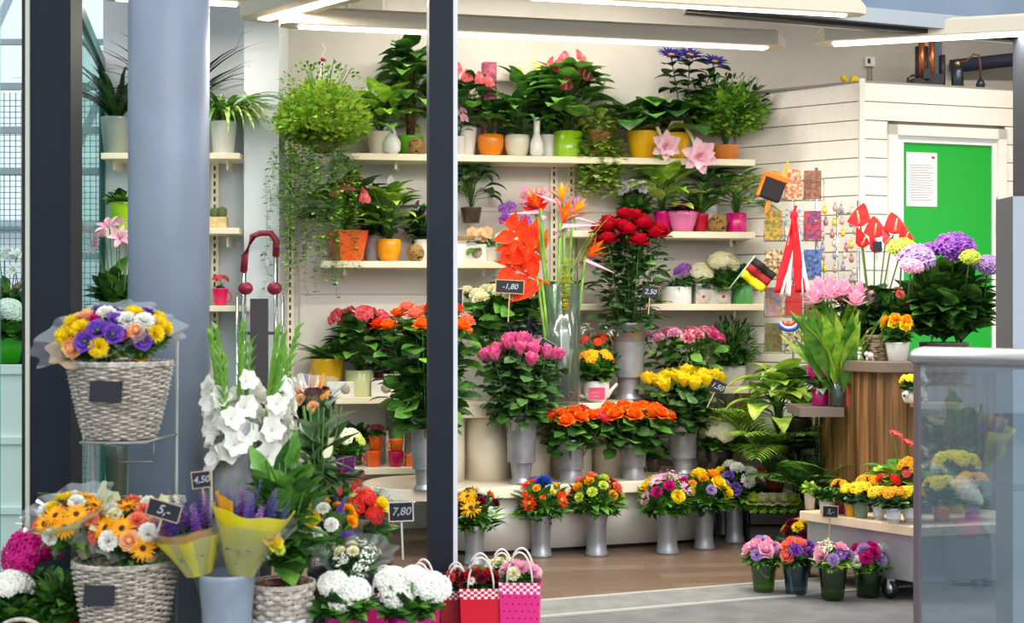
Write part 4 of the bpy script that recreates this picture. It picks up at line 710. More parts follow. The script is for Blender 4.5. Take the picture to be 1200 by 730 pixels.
# --- left wall shelves
D_ = 9.42
plant('spider plant with long arching leaves in a white ribbed pot', 262, D_-.03, zW1, 'taper', 32, 38, W_, ST(90, 92, 7, up=1.5, droop=2.3), 'v', name='spider_plant'); 
plant('cascading spider plantlets hanging over the shelf beside the pillar', 250, D_-.02, zW1+.17, None, 0, 0, None, ST(9, 46, 5, up=.1, droop=2.4, upv=.1, seed=5, r0=.0), 'v', name='spider_plantlet') if False else None
D_ = 9.4; t = thing('cactus_box', 'small cacti in a pale wooden box beside the pillar', 'planter', (X(257, D_), D_, zW2)); s = D_/F; b = MB(); b.box(-12*s, 9*s, -.03, .06, 0, 14*s); bevel(obj('box', b.mesh('box', mat('pale_wood', (214, 186, 136), .6, vary=.06), False), t))
for k, h in ((-6, 12), (3, 13)):
    b = MB(); n = 32; b.grid([[(5*s*q*(1+.09*(j % 2))*math.cos(2*PI*j/n), 5*s*q*(1+.09*(j % 2))*math.sin(2*PI*j/n), z*h*s) for j in range(n)] for q, z in ((.8, 0), (1, .3), (.98, .7), (.7, .92), (.05, 1))], True); obj('cactus', b.mesh('cactus', mat('cactus', (92, 106, 60), .7)), t, (k*s, .015, 13.5*s))
mug('pink mug holding a tiny pink plant on the lowest wall shelf', 258, 9.42, zW3, 18, 20, (232, 6, 92), 1)
plant('tiny pink flowered plant growing in the pink mug', 258, 9.42, zW3+16*s, None, 0, 0, None, B(8, 8, 30, 6, 4), 'd', [('kalflat', 'coral', 7, 9, 18, 4)], name='potted_plant')
plant('dark strappy dracaena above the shelf at the far left, by the pillar', 136, 9.45, zW1, 'taper', 36, 44, (150, 160, 150), ST(46, 130, 7, up=2.2, droop=1.5, upv=1.2), 'k', name='dracaena')
plant('tall strappy dracaena beside the pillar top, arching right', 206, 9.45, zW1, 'taper', 34, 44, (120, 128, 120), ST(44, 150, 7, up=1.8, droop=1.3, upv=1), 'k', name='dracaena')
D_ = 9.42; z_ = wshelf('cream shelf with the lime pot at the far left', 118, 190, 270); t = plant('lime green pot with yellow edge at the far left shelf', 143, D_, z_, 'taper', 30, 34, LIM, B(18, 20, 40, 16, 8), 'd', name='potted_plant')
z_ = Zp(345, 9.0); plant('pink lilies in a tall dark vase left of the pillar', 137, 9.0, 0, 'slim', 30, 120, (60, 70, 60), B(30, 130, 150, 30, 14, zc=.5), 'd', [('lily', 'palepink', 7, 22, 172, 17)], name='lily_bouquet', cat='flowers', fdz=100)
# --- hanging plant
D_ = 9.25; s = D_/F; t = thing('hanging_plant', 'hanging basket of tiny-leaved creeping plant under a white hook', 'hanging plant', (X(378, D_), D_, Zp(150, D_)))
obj('foliage', f_bush(60*s, 66*s, 1900, 7.5*s, 5.5*s, zc=.2, low=-.45, fill=.45, stems=10, seed=3).mesh('foliage', [GB, GY, STEM]), t, (0, 0, -.05)); 
obj('trailing_stems', f_trail(62, 60*s, 200*s, 6.5*s, seed=5, ndl=28).mesh('trailing_stems', [GM, GB, STEM]), t, (-.05, 0, -.02)); obj('upright_sprigs', f_bush(58*s, 78*s, 200, 5*s, 3*s, zc=.5, fill=.7, stems=12, seed=9).mesh('upright_sprigs', [GM, GB, STEM]), t, (0, 0, .02))
b = MB(); b.lathe([(.06, -.16), (.1, -.12), (.13, 0), (.125, .005)], 20); obj('basket', b.mesh('basket', mat('basket_brown', (110, 90, 60), .8)), t); b = MB(); top = V(0, 0, 80*s)
for a in (0, 2.1, 4.2): b.tube([(.12*math.cos(a), .12*math.sin(a), 0), top], .003, 4)
b.tube([top, top+V(0, 0, .04), top+V(.02, 0, .07), top+V(.0, 0, .1), top+V(-.02, 0, .09)], .004, 5); obj('hanger', b.mesh('hanger', WHITE), t); b = MB(); b.ball((0, 0, 0), .014, 0, 8, 5); obj('clip', b.mesh('clip', P['scarlet']), t, tuple(top))
# --- hand truck
D_ = 9.15; s = D_/F; t = thing('hand_truck', 'silver hand truck with dark red grip leaning on the left wall', 'hand truck', (X(304, D_), D_, 0), .1); t.scale = (1.15, 1, 1); b = MB(); H = Zp(300, D_)
for x in (-.055, .055): b.tube([(x*1.6, 0, .15), (x*1.6, .05, H)], .013, 8)
for x in (-.105, .105): b.tube([(x*1.3, .02, .15), (x*1.2, .06, H*.86)], .009, 8)
obj('rails', b.mesh('rails', CHROME), t); b = MB(); b.tube([(-.09, .05, H-.1), (-.085, .055, H), (-.04, .06, H+.13), (.0, .06, H+.15), (.06, .06, H+.15), (.09, .06, H+.1), (.088, .055, H)], .02, 8); obj('grip', b.mesh('grip', mat('grip_red', (128, 24, 48), .4)), t)
for x in (-.075, .085): b = MB(); b.lathe([(.04, 0), (.042, .01), (.036, .03), (.001, .034)], 18); obj('knob', b.mesh('knob', mat('grip_red', (0, 0, 0))), t, (x, -.01, Zp(338, D_)), (PI/2, 0, 0))
b = MB(); b.box(-.05, .05, -.02, .0, .2, Zp(350, D_)); b.box(-.12, .12, .01, .02, 1.35, 1.37); obj('carry_plate', b.mesh('carry_plate', mat('plate_dark', (58, 54, 58), .5), False), t); b = MB(); b.box(-.16, .16, -.16, .02, 0, .012); obj('toe_plate', b.mesh('toe_plate', ALU, False), t)
for x in (-.17, .17): b = MB(); b.lathe([(.02, -.02), (.08, -.02), (.09, 0), (.08, .02), (.02, .02)], 20, cap1=True); obj('wheel', b.mesh('wheel', BLACK), t, (x, .02, .092), (0, PI/2, 0))
# ================================================================ flowers on the tiered stand
def tier_vase(vl, px, D, z, kind, w, h, m=None): return vase(vl, px, D, z, kind, w, h, m, 'flower_vase', 'vase')
def vb(px, D, z): return (X(px, D), D, z)
S = lambda D: D/F
# upper step
D = 9.5; tier_vase('tall grey cone vase holding the red roses on the upper step', 737, D, Z2, 'cone', 42, 90); s = S(D)
bunch(vb(737, D, Z2+.05), 205*s, 42*s, 24, 'rose', 'red', 12.5*s, 'red_rose', 'dark red long-stemmed rose in the tall grey cone vase', 'red roses in the tall cone vase', 'rose', 16, 15*s, 10*s, .4, dome=.22, t1=.9, pet=1.7)
obj('x', f_bush(40*s, 110*s, 10, 17*s, 12*s).mesh('x', [GR, GD, STEM])) if False else None
D = 9.3; s = S(D); tier_vase('grey blue vase under the white carnations', 596, D, Z2, 'taper', 48, 92, ZINCB)
bunch(vb(590, D, Z2+.1), 118*s, 48*s, 24, 'carn', 'cream', 11*s, 'white_carnation', 'creamy white carnation in the grey blue vase with the tall price sign', 'white carnations', 'carnation', 14, 22*s, 11*s, .4, lm='m', dome=.2, shape='spade')
D = 9.08; s = S(D); b = MB(); b.lathe([(22*s, 0), (23*s, .01), (22.5*s, 140*s), (21.6*s, 140*s), (21.4*s, .02), (.001, .02)], 32); tag(obj('glass_vase', b.mesh('glass_vase', GLASSV), None, vb(657, D, Z2)), 'tall clear glass cylinder vase in the middle of the upper step', 'vase')
gv = V(*vb(657, D, Z2)); q = random.Random(4)
for i, (k, c, tx, ty, sz, lean) in enumerate([('helic', 'orred', 641, 330, 30, -1.15), ('helic', 'orred', 634, 300, 28, -.75), ('helic', 'orange', 627, 302, 22, -.7), ('strel', 'orange', 640, 245, 26, -.35), ('strel', 'orange', 664, 262, 30, .25), ('strel', 'orange', 676, 300, 26, .7), ('strel', 'amber', 652, 238, 22, .1), ('strel', 'amber', 668, 250, 22, .55), ('oncid', 'lime', 652, 300, 24, 0), ('oncid', 'yellow', 655, 320, 22, .1), ('helic', 'scarlet', 630, 252, 13, -.1)]):
    nm = {'helic': 'heliconia', 'strel': 'bird_of_paradise', 'oncid': 'yellow_spray'}[k]; lb = ['red orange heliconia reaching lowest left over the glass vase rim', 'red orange heliconia pointing left from the tall glass vase', 'light orange heliconia behind the left heliconias', 'bird of paradise flower leaning left above the glass vase', 'largest orange bird of paradise in the glass vase', 'bird of paradise leaning far right from the glass vase', 'amber bird of paradise highest in the glass vase', 'amber bird of paradise right of the topmost flowers', 'lime green hanging flower spray in the glass vase', 'yellow hanging flower spray over the glass vase rim', 'small scarlet heliconia tip at upper left of the glass vase'][i]
    t = thing(nm, lb, 'flower', gv+V(q.uniform(-12, 12)*s, q.uniform(-12, 12)*s, .03), 0, 'tropical flowers in the glass vase'); tp = V((tx-657)*s, q.uniform(-.08, .04), Zp(ty, D)-Z2-.03)
    b = MB(); b.tube([(0, 0, 0), tp*.5, tp], .01, 7); obj('stem', b.mesh('stem', leafm('stem_fresh', (104, 150, 50), (130, 176, 70))), t)
    if k == 'oncid': o = obj('flower_spray', bloom(k, c), t, tp, (R(160), 0, 0), sz*s); 
    else: put_bloom(k, c, t, tp, (math.sin(lean), 0, math.cos(lean)), sz*s, 0 if (tx > 657 or k == 'helic') else PI)
for i, (tx, ty, l, w_, lb) in enumerate([(686, 265, 90, 17, 'broad lime leaf standing right in the glass vase'), (700, 250, 90, 15, 'second broad lime leaf behind the red roses'), (672, 300, 70, 9, 'narrow green leaf in the middle of the glass vase')]):
    t = thing('tropical_leaf', lb, 'leaf', gv+V(.01*i, .01, .05), 0, 'long leaves in the glass vase'); tp = V((tx-657)*s*.35, .02, Zp(ty+70, D)-Z2-.05); b = MB(); b.tube([(0, 0, 0), tp], .006, 6); obj('stem', b.mesh('stem', STEM), t); b = MB(); b.leaf(tp, ((tx-657)*s*.8, .0, l*s), l*s, w_*s, .5, 'lance', .2, 8); obj('blade', b.mesh('blade', [GY if i < 2 else GB]), t)
vase('white round pot with pink pattern behind the tall glass vase', 655, D+.3, Z2, 'round', 40, 60, mat('pot_pattern', (238, 220, 204), .4, c2=(240, 150, 120), vscale=14))
D = 9.25; s = S(D)
t = thing('teapot_planter', 'white teapot shaped planter with a pink label on the upper step', 'planter', vb(699, D, Z2), R(-4)); obj('body', potmesh('round', 15*s, 25*s, potm(W_)), t)
b = MB(); b.tube([(-13*s, 0, 6*s), (-20*s, 0, 8*s), (-22*s, 0, 18*s), (-17*s, 0, 26*s), (-12*s, 0, 22*s)], .011, 8); obj('handle', b.mesh('handle', potm(W_)), t); b = MB(); b.tube([(12*s, 0, 6*s), (17*s, 0, 14*s), (24*s, 0, 22*s)], .014, 8, 0, .009); obj('spout', b.mesh('spout', potm(W_)), t)
b = MB(); b.box(-9*s, 10*s, -15.6*s, -15*s, 4*s, 18*s); o = obj('label', b.mesh('label', mat('label_pink', (206, 70, 110), .5), False), t); b = MB(); [b.tube([(x*s, -15.8*s, z0*s), ((x+.6)*s, -15.8*s, (z0+2.6)*s), ((x+1.3)*s, -15.8*s, z0*s)], .0018, 4) for z0, xs in ((11, range(-6, 6, 2)), (6.5, range(-3, 3, 2))) for x in xs]; obj('label_writing', b.mesh('label_writing', WHITE), o)
plant('orange kalanchoe growing in the white teapot planter', 699, D, Z2+.12, None, 0, 0, None, B(26, 30, 110, 15, 10, zc=.4), 'm', [('kalflat', 'amber', 7, 19, 36, 8)], name='kalanchoe')
plant('red yellow flowering plant behind the orange kalanchoe', 699, D+.25, Z2, 'taper', 24, 24, (90, 60, 50), B(34, 50, 150, 12, 7, zc=.4), 'm', [('kalflat', 'orred', 9, 24, 54, 5), ('sprig', 'white', 3, 24, 60, 12)], name='potted_plant')
tier_vase('grey vase hidden behind the pink roses, holding purple statice', 617, 9.12, Z2, 'taper', 24, 40)
bunch(vb(617, 9.12, Z2+.05), 78*S(9.1), 16*S(9.1), 6, 'spike', 'purple', 10*S(9.1), 'statice', 'purple statice stem behind the pink roses', 'purple statice', 'flower', 5, 12*S(9.1), 6*S(9.1))
# pink-white carnations & yellow roses
D = 9.62; s = S(D); tier_vase('grey vase holding the pink and white carnations', 805, D, Z1, 'taper', 36, 120)
bunch(vb(802, D, Z1+.4), 92*s, 46*s, 20, 'carn', 'pinkwhite', 9.5*s, 'carnation', 'pink and white carnation behind the yellow roses', 'pink and white carnations', 'carnation', 12, 16*s, 7*s, .3, lm='m', dome=.15, cols=['pinkwhite', 'pinkwhite', 'palepink', 'pink', 'pinkwhite'])
D = 9.4; s = S(D); tier_vase('tall grey vase holding the yellow roses at the right of the lower step', 800, D, Z1, 'cone', 38, 62)
bunch(vb(800, D, Z1+.08), 102*s, 44*s, 24, 'bud', 'yellow', 12*s, 'yellow_rose', 'bright yellow rose in the tall grey vase at the right', 'yellow roses', 'rose', 14, 15*s, 10*s, .42, lm='r', dome=.2)
# lower step
D = 8.52; s = S(D); tier_vase('grey cone vase half hidden by the door post', 497, D, Z1, 'cone', 34, 84)
bunch(vb(500, D, Z1+.1), 198*s, 60*s, 20, 'rose', 'orange', 11*s, 'orange_rose', 'orange salmon rose in the tall leafy bunch behind the door post', 'tall orange roses behind the post', 'rose', 20, 26*s, 16*s, .3, lm='d', dome=.25, cols=['orange', 'salmon', 'orred'])
D = 8.85; s = S(D); tier_vase('grey cone vase holding the pink roses', 611, D, Z1, 'cone', 40, 84)
bunch(vb(610, D, Z1+.1), 148*s, 46*s, 26, 'bud', 'pink', 12*s, 'pink_rose', 'bright pink rose in the grey cone vase on the lower step', 'pink roses', 'rose', 17, 17*s, 11*s, .42, dome=.25)
D = 8.95; s = S(D); tier_vase('grey waisted vase holding the mixed orange and cream roses', 669, D, Z1, 'waist', 36, 50)
bunch(vb(670, D, Z1+.05), 74*s, 40*s, 18, 'rose', 'orange', 9.5*s, 'mixed_rose', 'rose of the mixed orange and cream bunch on the lower step', 'mixed orange and cream roses', 'rose', 11, 15*s, 10*s, .45, lm='d', dome=.25, cols=['orange', 'cream', 'orange', 'coral', 'salmon'])
D = 9.1; s = S(D); tier_vase('grey waisted vase holding the bright orange roses', 742, D, Z1, 'waist', 36, 48)
bunch(vb(742, D, Z1+.05), 76*s, 44*s, 22, 'rose', 'orange', 10.5*s, 'orange_rose', 'vivid orange rose in the waisted vase on the lower step', 'vivid orange roses', 'rose', 11, 16*s, 11*s, .45, lm='d', dome=.22)
plant('small dark leafy plant between the orange and yellow rose vases', 766, 9.5, Z1, 'taper', 18, 16, (80, 60, 50), B(18, 30, 60, 14, 8), 'm', name='potted_plant')
plant('white hydrangea in a black pot on the right end of the lower step', 843, 9.42, Z1, 'taper', 34, 28, (26, 24, 26), B(26, 20, 50, 16, 11), 'd', [('mophead', 'cream', 5, 17, 28, 12)], name='hydrangea')
# floor row bouquets
def bouquet(lb, px, D, z0, rx, hz, mix, fl='m', fn=170, fw=(20, 7), name='mixed_bouquet', below=14, shape='lance'):
    s = D/F; t = thing(name, lb, 'bouquet', (X(px, D), D, z0), rnd.uniform(0, 6)); obj('foliage', f_bush(rx*s*1.05, hz*s*1.05, fn, fw[0]*s, fw[1]*s, shape, zc=.25, low=-.25, seed=int(px)).mesh('foliage', [*LM[fl], STEM]), t)
    rz = t.rotation_euler.z; n = sum(m[2] for m in mix); pts = fib(n, .12); items = [m for m in mix for _ in range(m[2])]; rnd.shuffle(items)
    for p, m in zip(pts, items):
        q = V(p.x*rx*s*.82, p.y*rx*s*.82, hz*s*(.35+.72*p.z)); put_bloom(m[0], m[1], t, q, V(p.x, p.y, p.z+.15), m[3]*s)
    b = MB()
    for k in range(8): b.tube([(.0+.01*math.cos(k), .01*math.sin(k), -below*s), (rx*.3*s*math.cos(k*.8), rx*.3*s*math.sin(k*.8), hz*.4*s)], .003, 4)
    obj('stems', b.mesh('stems', STEM), t); return t
for px, D, h, w_, lbv, lbb, mix in [
 (556, 8.45, 46, 27, 'grey slim vase on the floor beside the door post', 'autumn bouquet with an amber gerbera beside the door post', [('gerbera', 'amber', 4, 12), ('mum', 'burg', 6, 7), ('mum', 'white', 4, 6), ('mum', 'orange', 3, 7)]),
 (634, 8.72, 50, 27, 'grey slim vase on the floor under the pink roses', 'bouquet with blue and orange red flowers in the second floor vase', [('mum', 'blue', 3, 11), ('gerbera', 'orred', 4, 10), ('carn', 'amber', 5, 5), ('mum', 'yellow', 4, 4), ('carn', 'orange', 4, 4)]),
 (699, 8.76, 53, 28, 'grey slim vase on the floor under the mixed roses', 'bouquet with red gerberas and lime greens in the third floor vase', [('gerbera', 'scarlet', 3, 12), ('carn', 'salmon', 5, 8), ('mum', 'lime', 7, 7), ('mum', 'amber', 3, 7)]),
 (782, 8.83, 51, 28, 'grey slim vase on the floor right of the middle', 'bouquet with pale pink gerbera and yellow blooms, fourth floor vase', [('gerbera', 'palepink', 4, 10), ('carn', 'yellow', 6, 9), ('mum', 'magenta', 4, 8), ('sprig', 'palepink', 3, 12)]),
 (825, 9.0, 50, 26, 'grey slim vase on the floor near the right end of the stand', 'bouquet of orange and yellow roses with lilac, fifth floor vase', [('rose', 'amber', 5, 9), ('rose', 'yellow', 5, 9), ('mum', 'lilac', 3, 7), ('mum', 'amber', 3, 7)]),
 (861, 9.25, 50, 25, 'grey slim vase at the right end of the floor row', 'bouquet with white daisies and purple blooms, right end of the row', [('mum', 'white', 4, 10), ('lisi', 'purple', 4, 8), ('carn', 'pink', 3, 7), ('mum', 'yellow', 4, 7)])]:
    s = D/F; vase(lbv, px, D, 0, 'slim', w_, h); bouquet(lbb, px, D, h*s*.97, 35, 38, mix, 'm')
vase('grey slim vase half hidden behind the right end of the floor row', 848, 9.55, 0, 'slim', 22, 50)
# tray of succulents
D = 9.2; s = S(D); t = thing('crate', 'flat dark crate under the black tray of cabbages', 'crate', vb(903, D, 0)); b = MB(); b.box(-.15, .15, -.12, .12, 0, .135); bevel(obj('box', b.mesh('box', mat('crate_dark', (58, 54, 52), .7), False), t)); t = thing('plant_tray', 'black tray low on the floor right of the bouquet row', 'tray', vb(903, D, .135)); b = MB(); b.box(-30*s, 30*s, -.16, .16, 0, .012)
for a in ((-30*s, -28.6*s, -.16, .16), (28.6*s, 30*s, -.16, .16), (-30*s, 30*s, -.16, -.152), (-30*s, 30*s, .152, .16)): b.box(a[0], a[1], a[2], a[3], 0, .08)
obj('tray', b.mesh('tray', BLACK, False), t)
for i in range(10):
    px_, dy_ = 880+(i % 5)*11.5, -.09 if i < 5 else .08; c = ['lime', 'cream', 'cream', 'cream', 'lime', 'burg', 'burg', 'burg', 'burg', 'cream'][i]
    lb = ('%s ornamental cabbage in the black tray, %s row, %s' % ({'lime': 'lime green', 'cream': 'creamy white', 'burg': 'dark red'}[c], 'front' if i < 5 else 'back', ['leftmost', 'second from left', 'centre', 'second from right', 'rightmost'][i % 5]))
    t = thing('ornamental_cabbage', lb, 'potted plant', (X(px_, D), D+dy_, .148), 0, 'small plants in the black tray'); pot(t, 'plastic', 5.5*s, 12*s, BLACK); obj('foliage', f_bush(9*s, 10*s, 26, 11*s, 9*s, 'round', low=-.4).mesh('foliage', [GM, GB, STEM]), t, (0, 0, .08)); put_bloom('rose', c, t, (0, 0, .15), (0, -.5, 1), 9.5*s)
# palms and plants right
t = thing('plant_bench', 'low dark bench under the terracotta palm pot', 'bench', (X(903, 9.5), 9.5, 0)); b = MB(); b.box(-.2, .2, -.14, .1, .25, .29); obj('top', b.mesh('top', BLACK, False), t)
for x in (-.19, .17): b = MB(); b.box(x, x+.02, -.05, .1, 0, .25); obj('leg', b.mesh('leg', BLACK, False), t)
t = plant('areca palm with fine fronds in a ribbed terracotta pot', 903, 9.5, .29, 'plastic', 36, 20, (150, 70, 44), lambda s: f_palm(30, 128*s, 3, up=2.2, lw=.022, ll=.34, droop=1.5), 'b', name='areca_palm')
plant('second palm with dark fronds leaning toward the wood counter', 972, 9.0, 0, 'taper', 26, 26, (40, 36, 34), lambda s: f_palm(16, 150*s, 8, up=3.0, lw=.028, ll=.3), 'm', name='palm')
plant('broad dark fan palm low between the areca palm and the counter', 962, 9.3, 0, 'taper', 34, 26, (46, 40, 36), lambda s: f_palm(14, 120*s, 5, up=3.4, lw=.028, ll=.3, droop=1.0), 'm', name='palm')
t = thing('spray_bottle', 'white spray bottle with red trigger on the palm pot edge', 'spray bottle', (X(893, 9.4), 9.4, .29)); b = MB(); b.lathe([(.022, 0), (.026, .01), (.026, .1), (.012, .13), (.01, .15)], 14); obj('bottle', b.mesh('bottle', WHITE), t); b = MB(); b.box(-.035, .015, -.01, .01, .15, .175); b.box(-.02, -.012, -.006, .006, .115, .15); obj('trigger', b.mesh('trigger', P['scarlet'], False), t); b = MB(); b.box(-.012, .014, -.028, -.024, .03, .08); obj('label', b.mesh('label', P['blue'], False), t)
t = thing('flower_stand', 'tall dark plant stand holding the variegated pothos', 'plant stand', (X(936, 9.3), 9.3, 0)); b = MB(); b.lathe([(.1, 0), (.1, .02), (.012, .03), (.012, .6), (.1, .62), (.12, .64)], 16, cap1=True); obj('stand', b.mesh('stand', BLACK), t)
plant('pothos with large yellow-green variegated leaves above the palms', 936, 9.3, .64, 'taper', 34, 30, (60, 50, 40), BR(52, 66, 26, 42, 24, 'heart', droop=1.4), 'v', name='pothos')
plant('second variegated pothos nearer the postcard rack', 912, 9.25, .7, None, 0, 0, None, BR(46, 84, 18, 40, 22, 'heart', droop=1.3, seed=5), 'y', name='pothos')
# side shelf next to counter
zs = .925; D = 8.68
plant('magenta orchid cluster in a magenta pot on the counter side shelf', 961, D, zs, 'cyl', 19, 20, (150, 6, 90), BR(16, 20, 12, 18, 9), 'g', [('mophead', 'magenta', 1, 0, 26, 15)], name='potted_flower')
s = S(D); b = MB(); b.lathe([(9*s, 0), (10*s, .01), (11*s, 36*s), (10.3*s, 36*s), (9*s, .02), (.001, .02)], 24); tag(obj('glass_vase', b.mesh('glass_vase', GLASSV), None, vb(983, D-.06, zs)), 'small clear glass vase on the counter side shelf', 'vase')
bunch(vb(983, D-.06, zs+.02), 128*s, 36*s, 15, 'curcuma', 'palepink', 17*s, 'siam_tulip', 'pale pink siam tulip in the small glass vase by the counter', 'pale pink siam tulips', 'flower', 6, 78*s, 13*s, .12, lm='b', dome=.25, t1=.4, droop=.3, shape='lance', r0=.012, lz=3.2, pet=.15)
plant('magenta orchid in a pink pot squeezed against the counter', 1002, 8.62, zs, 'cyl', 12, 26, (226, 40, 100), BR(10, 14, 8, 12, 6), 'd', [('orchid', 'magenta', 4, 8, 42, 7)], name='orchid_plant') if False else None
plant('magenta orchid in a pink pot on the side shelf edge', 998, 8.55, zs, 'cyl', 12, 24, (226, 40, 100), BR(12, 16, 8, 14, 6), 'd', [('orchid', 'magenta', 4, 7, 44, 6)], name='orchid_plant')
# ================================================================ right side of the shop
D = 8.75; s = S(D)
plant('large purple hydrangea bush with dark leaves on the counter', 1106, 8.62, ZC, 'taper', 60, 20, (120, 110, 100), lambda s: f_bush(62*s, 98*s, 420, 32*s, 22*s, 'spade', zc=.42, low=-.1, ry=.27, seed=2, fill=.45), 'd', [], name='hydrangea')
for i, (px, py, r_, c, dd, lb) in enumerate([(1119, 291, 24, 'violet', -.2, 'largest violet hydrangea head at the top of the bush'), (1073, 303, 22, 'lilac', -.25, 'lilac hydrangea head at the left of the bush'), (1068, 312, 14, 'palepink', -.33, 'pale pink hydrangea head in front of the lilac one'), (1158, 312, 17, 'lilac', -.2, 'pale lilac hydrangea head at the right end of the bush'), (1136, 302, 13, 'lime', -.3, 'lime green young hydrangea head below the violet one'), (1092, 293, 12, 'violet', -.1, 'small violet hydrangea head left of the largest')]):
    D_ = 8.62+dd; t = thing('cut_hydrangea', lb, 'flower', (X(px, D_), D_, Zp(py, D_)), 0, 'cut hydrangeas on the counter'); o = obj('flower_head', bloom('mophead', c), t, (0, 0, 0), (.5, 0, 0), r_*S(D_)); b = MB(); b.tube([(0, 0, 0), (0, .08, -.2)], .006, 5); obj('stem', b.mesh('stem', STEM), t)
s = S(8.7); vase('slim dark vase holding the red anthuriums on the counter', 1024, 8.7, ZC, 'taper', 24, 34, potm((70, 70, 74)))
av = V(X(1024, 8.7), 8.7, ZC+.05)
for i, (px, py, c, r_) in enumerate([(1006, 258, 'scarlet', 22), (1022, 272, 'scarlet', 20), (1005, 284, 'scarlet', 18), (1043, 268, 'scarlet', 21), (1032, 282, 'coral', 17), (1018, 292, 'red', 16), (1052, 280, 'scarlet', 15)]):
    t = thing('red_anthurium', 'red anthurium bloom in the bunch left of the green door', 'flower', av, 0, 'red anthuriums on the counter'); tp = V((px-1024)*s, -.04-.02*i, Zp(py, 8.7)-av.z); b = MB(); b.tube([(0, 0, 0), tp*.5+V(0, 0, .02), tp], .005, 5); obj('stem', b.mesh('stem', STEM), t)
    put_bloom('anth', c, t, tp, (rnd.uniform(-.9, .9), -1, rnd.uniform(.3, .9)), r_*s*.85)
t = thing('foliage_bunch', 'green foliage in the anthurium vase with variegated leaf tips', 'foliage', av, 0); obj('foliage', f_broad(44*s, 70*s, 26, 30*s, 13*s, seed=4).mesh('foliage', [*LM['m'], STEM]), t, (0, 0, .04))
D_ = 8.45; t = thing('lime_hydrangea', 'lime green hydrangea head between the anthuriums and the purple bush', 'flower', (X(1057, D_), D_, Zp(292, D_))); obj('flower_head', bloom('mophead', 'lime'), t, (0, 0, 0), (.4, 0, 0), 17*s); b = MB(); b.tube([(0, 0, 0), (0, .1, -.5)], .006, 5); obj('stem', b.mesh('stem', STEM), t)
plant('rose plant with small orange blooms under the anthuriums', 1042, 8.6, ZC, 'taper', 24, 22, (90, 80, 70), B(34, 64, 240, 15, 9, zc=.4), 'd', [('carn', 'salmon', 4, 26, 62, 6), ('carn', 'palepink', 3, 20, 50, 6)], name='potted_plant')
sign('small black price tag on the red anthurium bunch', 1028, 289, 8.5, 11, 12, '', 0, 10, frame=None, name='price_tag')
# counter objects
D = 8.42; s = S(D)
plant('yellow and orange roses in a small white pot on the counter', 1052, D-.08, ZC, 'taper', 29, 22, W_, B(20, 24, 110, 11, 8), 'm', [('rose', 'amber', 5, 17, 32, 7), ('rose', 'yellow', 5, 18, 26, 7)], name='miniature_rose')
def wicker(name, lb, x, y, z, r, h, m, tap=.7, rows=20, ns=22, cat='basket', handle=False, band=None, rz=0):
    t = thing(name, lb, cat, (x, y, z), rz); b = MB(); n = ns*4
    for k in range(rows):
        tt = (k+.5)/rows; rr = r*(tap+(1-tap)*tt**.8); pts = []
        b.grid([[((rr+.008*r/.15*math.cos(ns*a*.5+k*PI)+q[0])*math.cos(a), (rr+.008*r/.15*math.cos(ns*a*.5+k*PI)+q[0])*math.sin(a), tt*h+q[1]+.002*math.sin(a*9+k)) for a in [2*PI*j/n for j in range(n)]] for q in ((0, -h/rows*.5), (.006, 0), (0, h/rows*.5))], True, 1 if band and band[0] < tt < band[1] else 0)
    for j in range(ns): a = 2*PI*j/ns; b.tube([((r*tap-.004)*math.cos(a), (r*tap-.004)*math.sin(a), 0), ((r-.004)*math.cos(a), (r-.004)*math.sin(a), h)], .004, 4)
    obj('weave', b.mesh('weave', [m, mat('band_white', (214, 220, 222), .7)]), t); b = MB()
    for k in range(3): b.tube([((r+.004)*math.cos(a), (r+.004)*math.sin(a), h+.004+.006*math.sin(a*12+k*2.1)) for a in [j*2*PI/60 for j in range(61)]], .006, 5)
    obj('rim', b.mesh('rim', m), t); b = MB(); b.lathe([(r*tap, .004), (r*tap*.98, .006), (r*.9, h*.85)], 24); obj('liner', b.mesh('liner', mat('liner', (70, 66, 62), .8)), t)
    if handle: b = MB(); b.tube([((r+.03*math.sin(a))*math.cos(.0), 0, h+handle*math.sin(a)) if False else (r*math.cos(a), 0, h+handle*math.sin(a)) for a in [j*PI/14 for j in range(15)]], .008, 6); obj('handle', b.mesh('handle', m), t)
    return t
WK = mat('wicker_white', (176, 168, 158), .75, vary=.16, vscale=40); WKB = mat('wicker_brown', (150, 128, 104), .8, vary=.2, vscale=40)
wicker('wicker_lantern', 'pale wicker lantern on the counter behind the white pot', X(1028, 8.5), 8.5, ZC, 14*s, 27*s, WKB, .85, 9, 10, 'lantern', handle=12*s)
t = thing('figurine', 'white stacked figurine with green base at the counter end', 'figurine', (X(1006, D+.1), D+.1, ZC)); b = MB()
for z, r_ in ((3, 6), (8, 5.5), (13, 5), (18, 4)): b.ball((0, 0, z*s), r_*s, 0, 12, 6, .6)
b.ball((0, 0, 22*s), 3*s, 0, 8, 5); obj('body', b.mesh('body', WHITE), t); b = MB(); b.lathe([(7*s, 0), (7*s, 2*s), (5*s, 3*s)], 14, cap1=True); obj('base', b.mesh('base', P['lime']), t)
t = thing('figurine', 'small pale pig figurine beside the stacked figurine', 'figurine', (X(1019, D-.05), D-.05, ZC)); b = MB(); b.ball((0, 0, 6*s), 5*s, 0, 12, 7, .8); b.ball((-4*s, -.01, 8*s), 3*s, 0, 10, 6); obj('body', b.mesh('body', mat('pig', (228, 206, 200), .4)), t); b = MB()
for x in (-3, 3):
    for y in (-.01, .012): b.tube([(x*s, y, 4*s), (x*s, y, 0)], .005, 5)
obj('legs', b.mesh('legs', mat('pig', (0, 0, 0))), t)
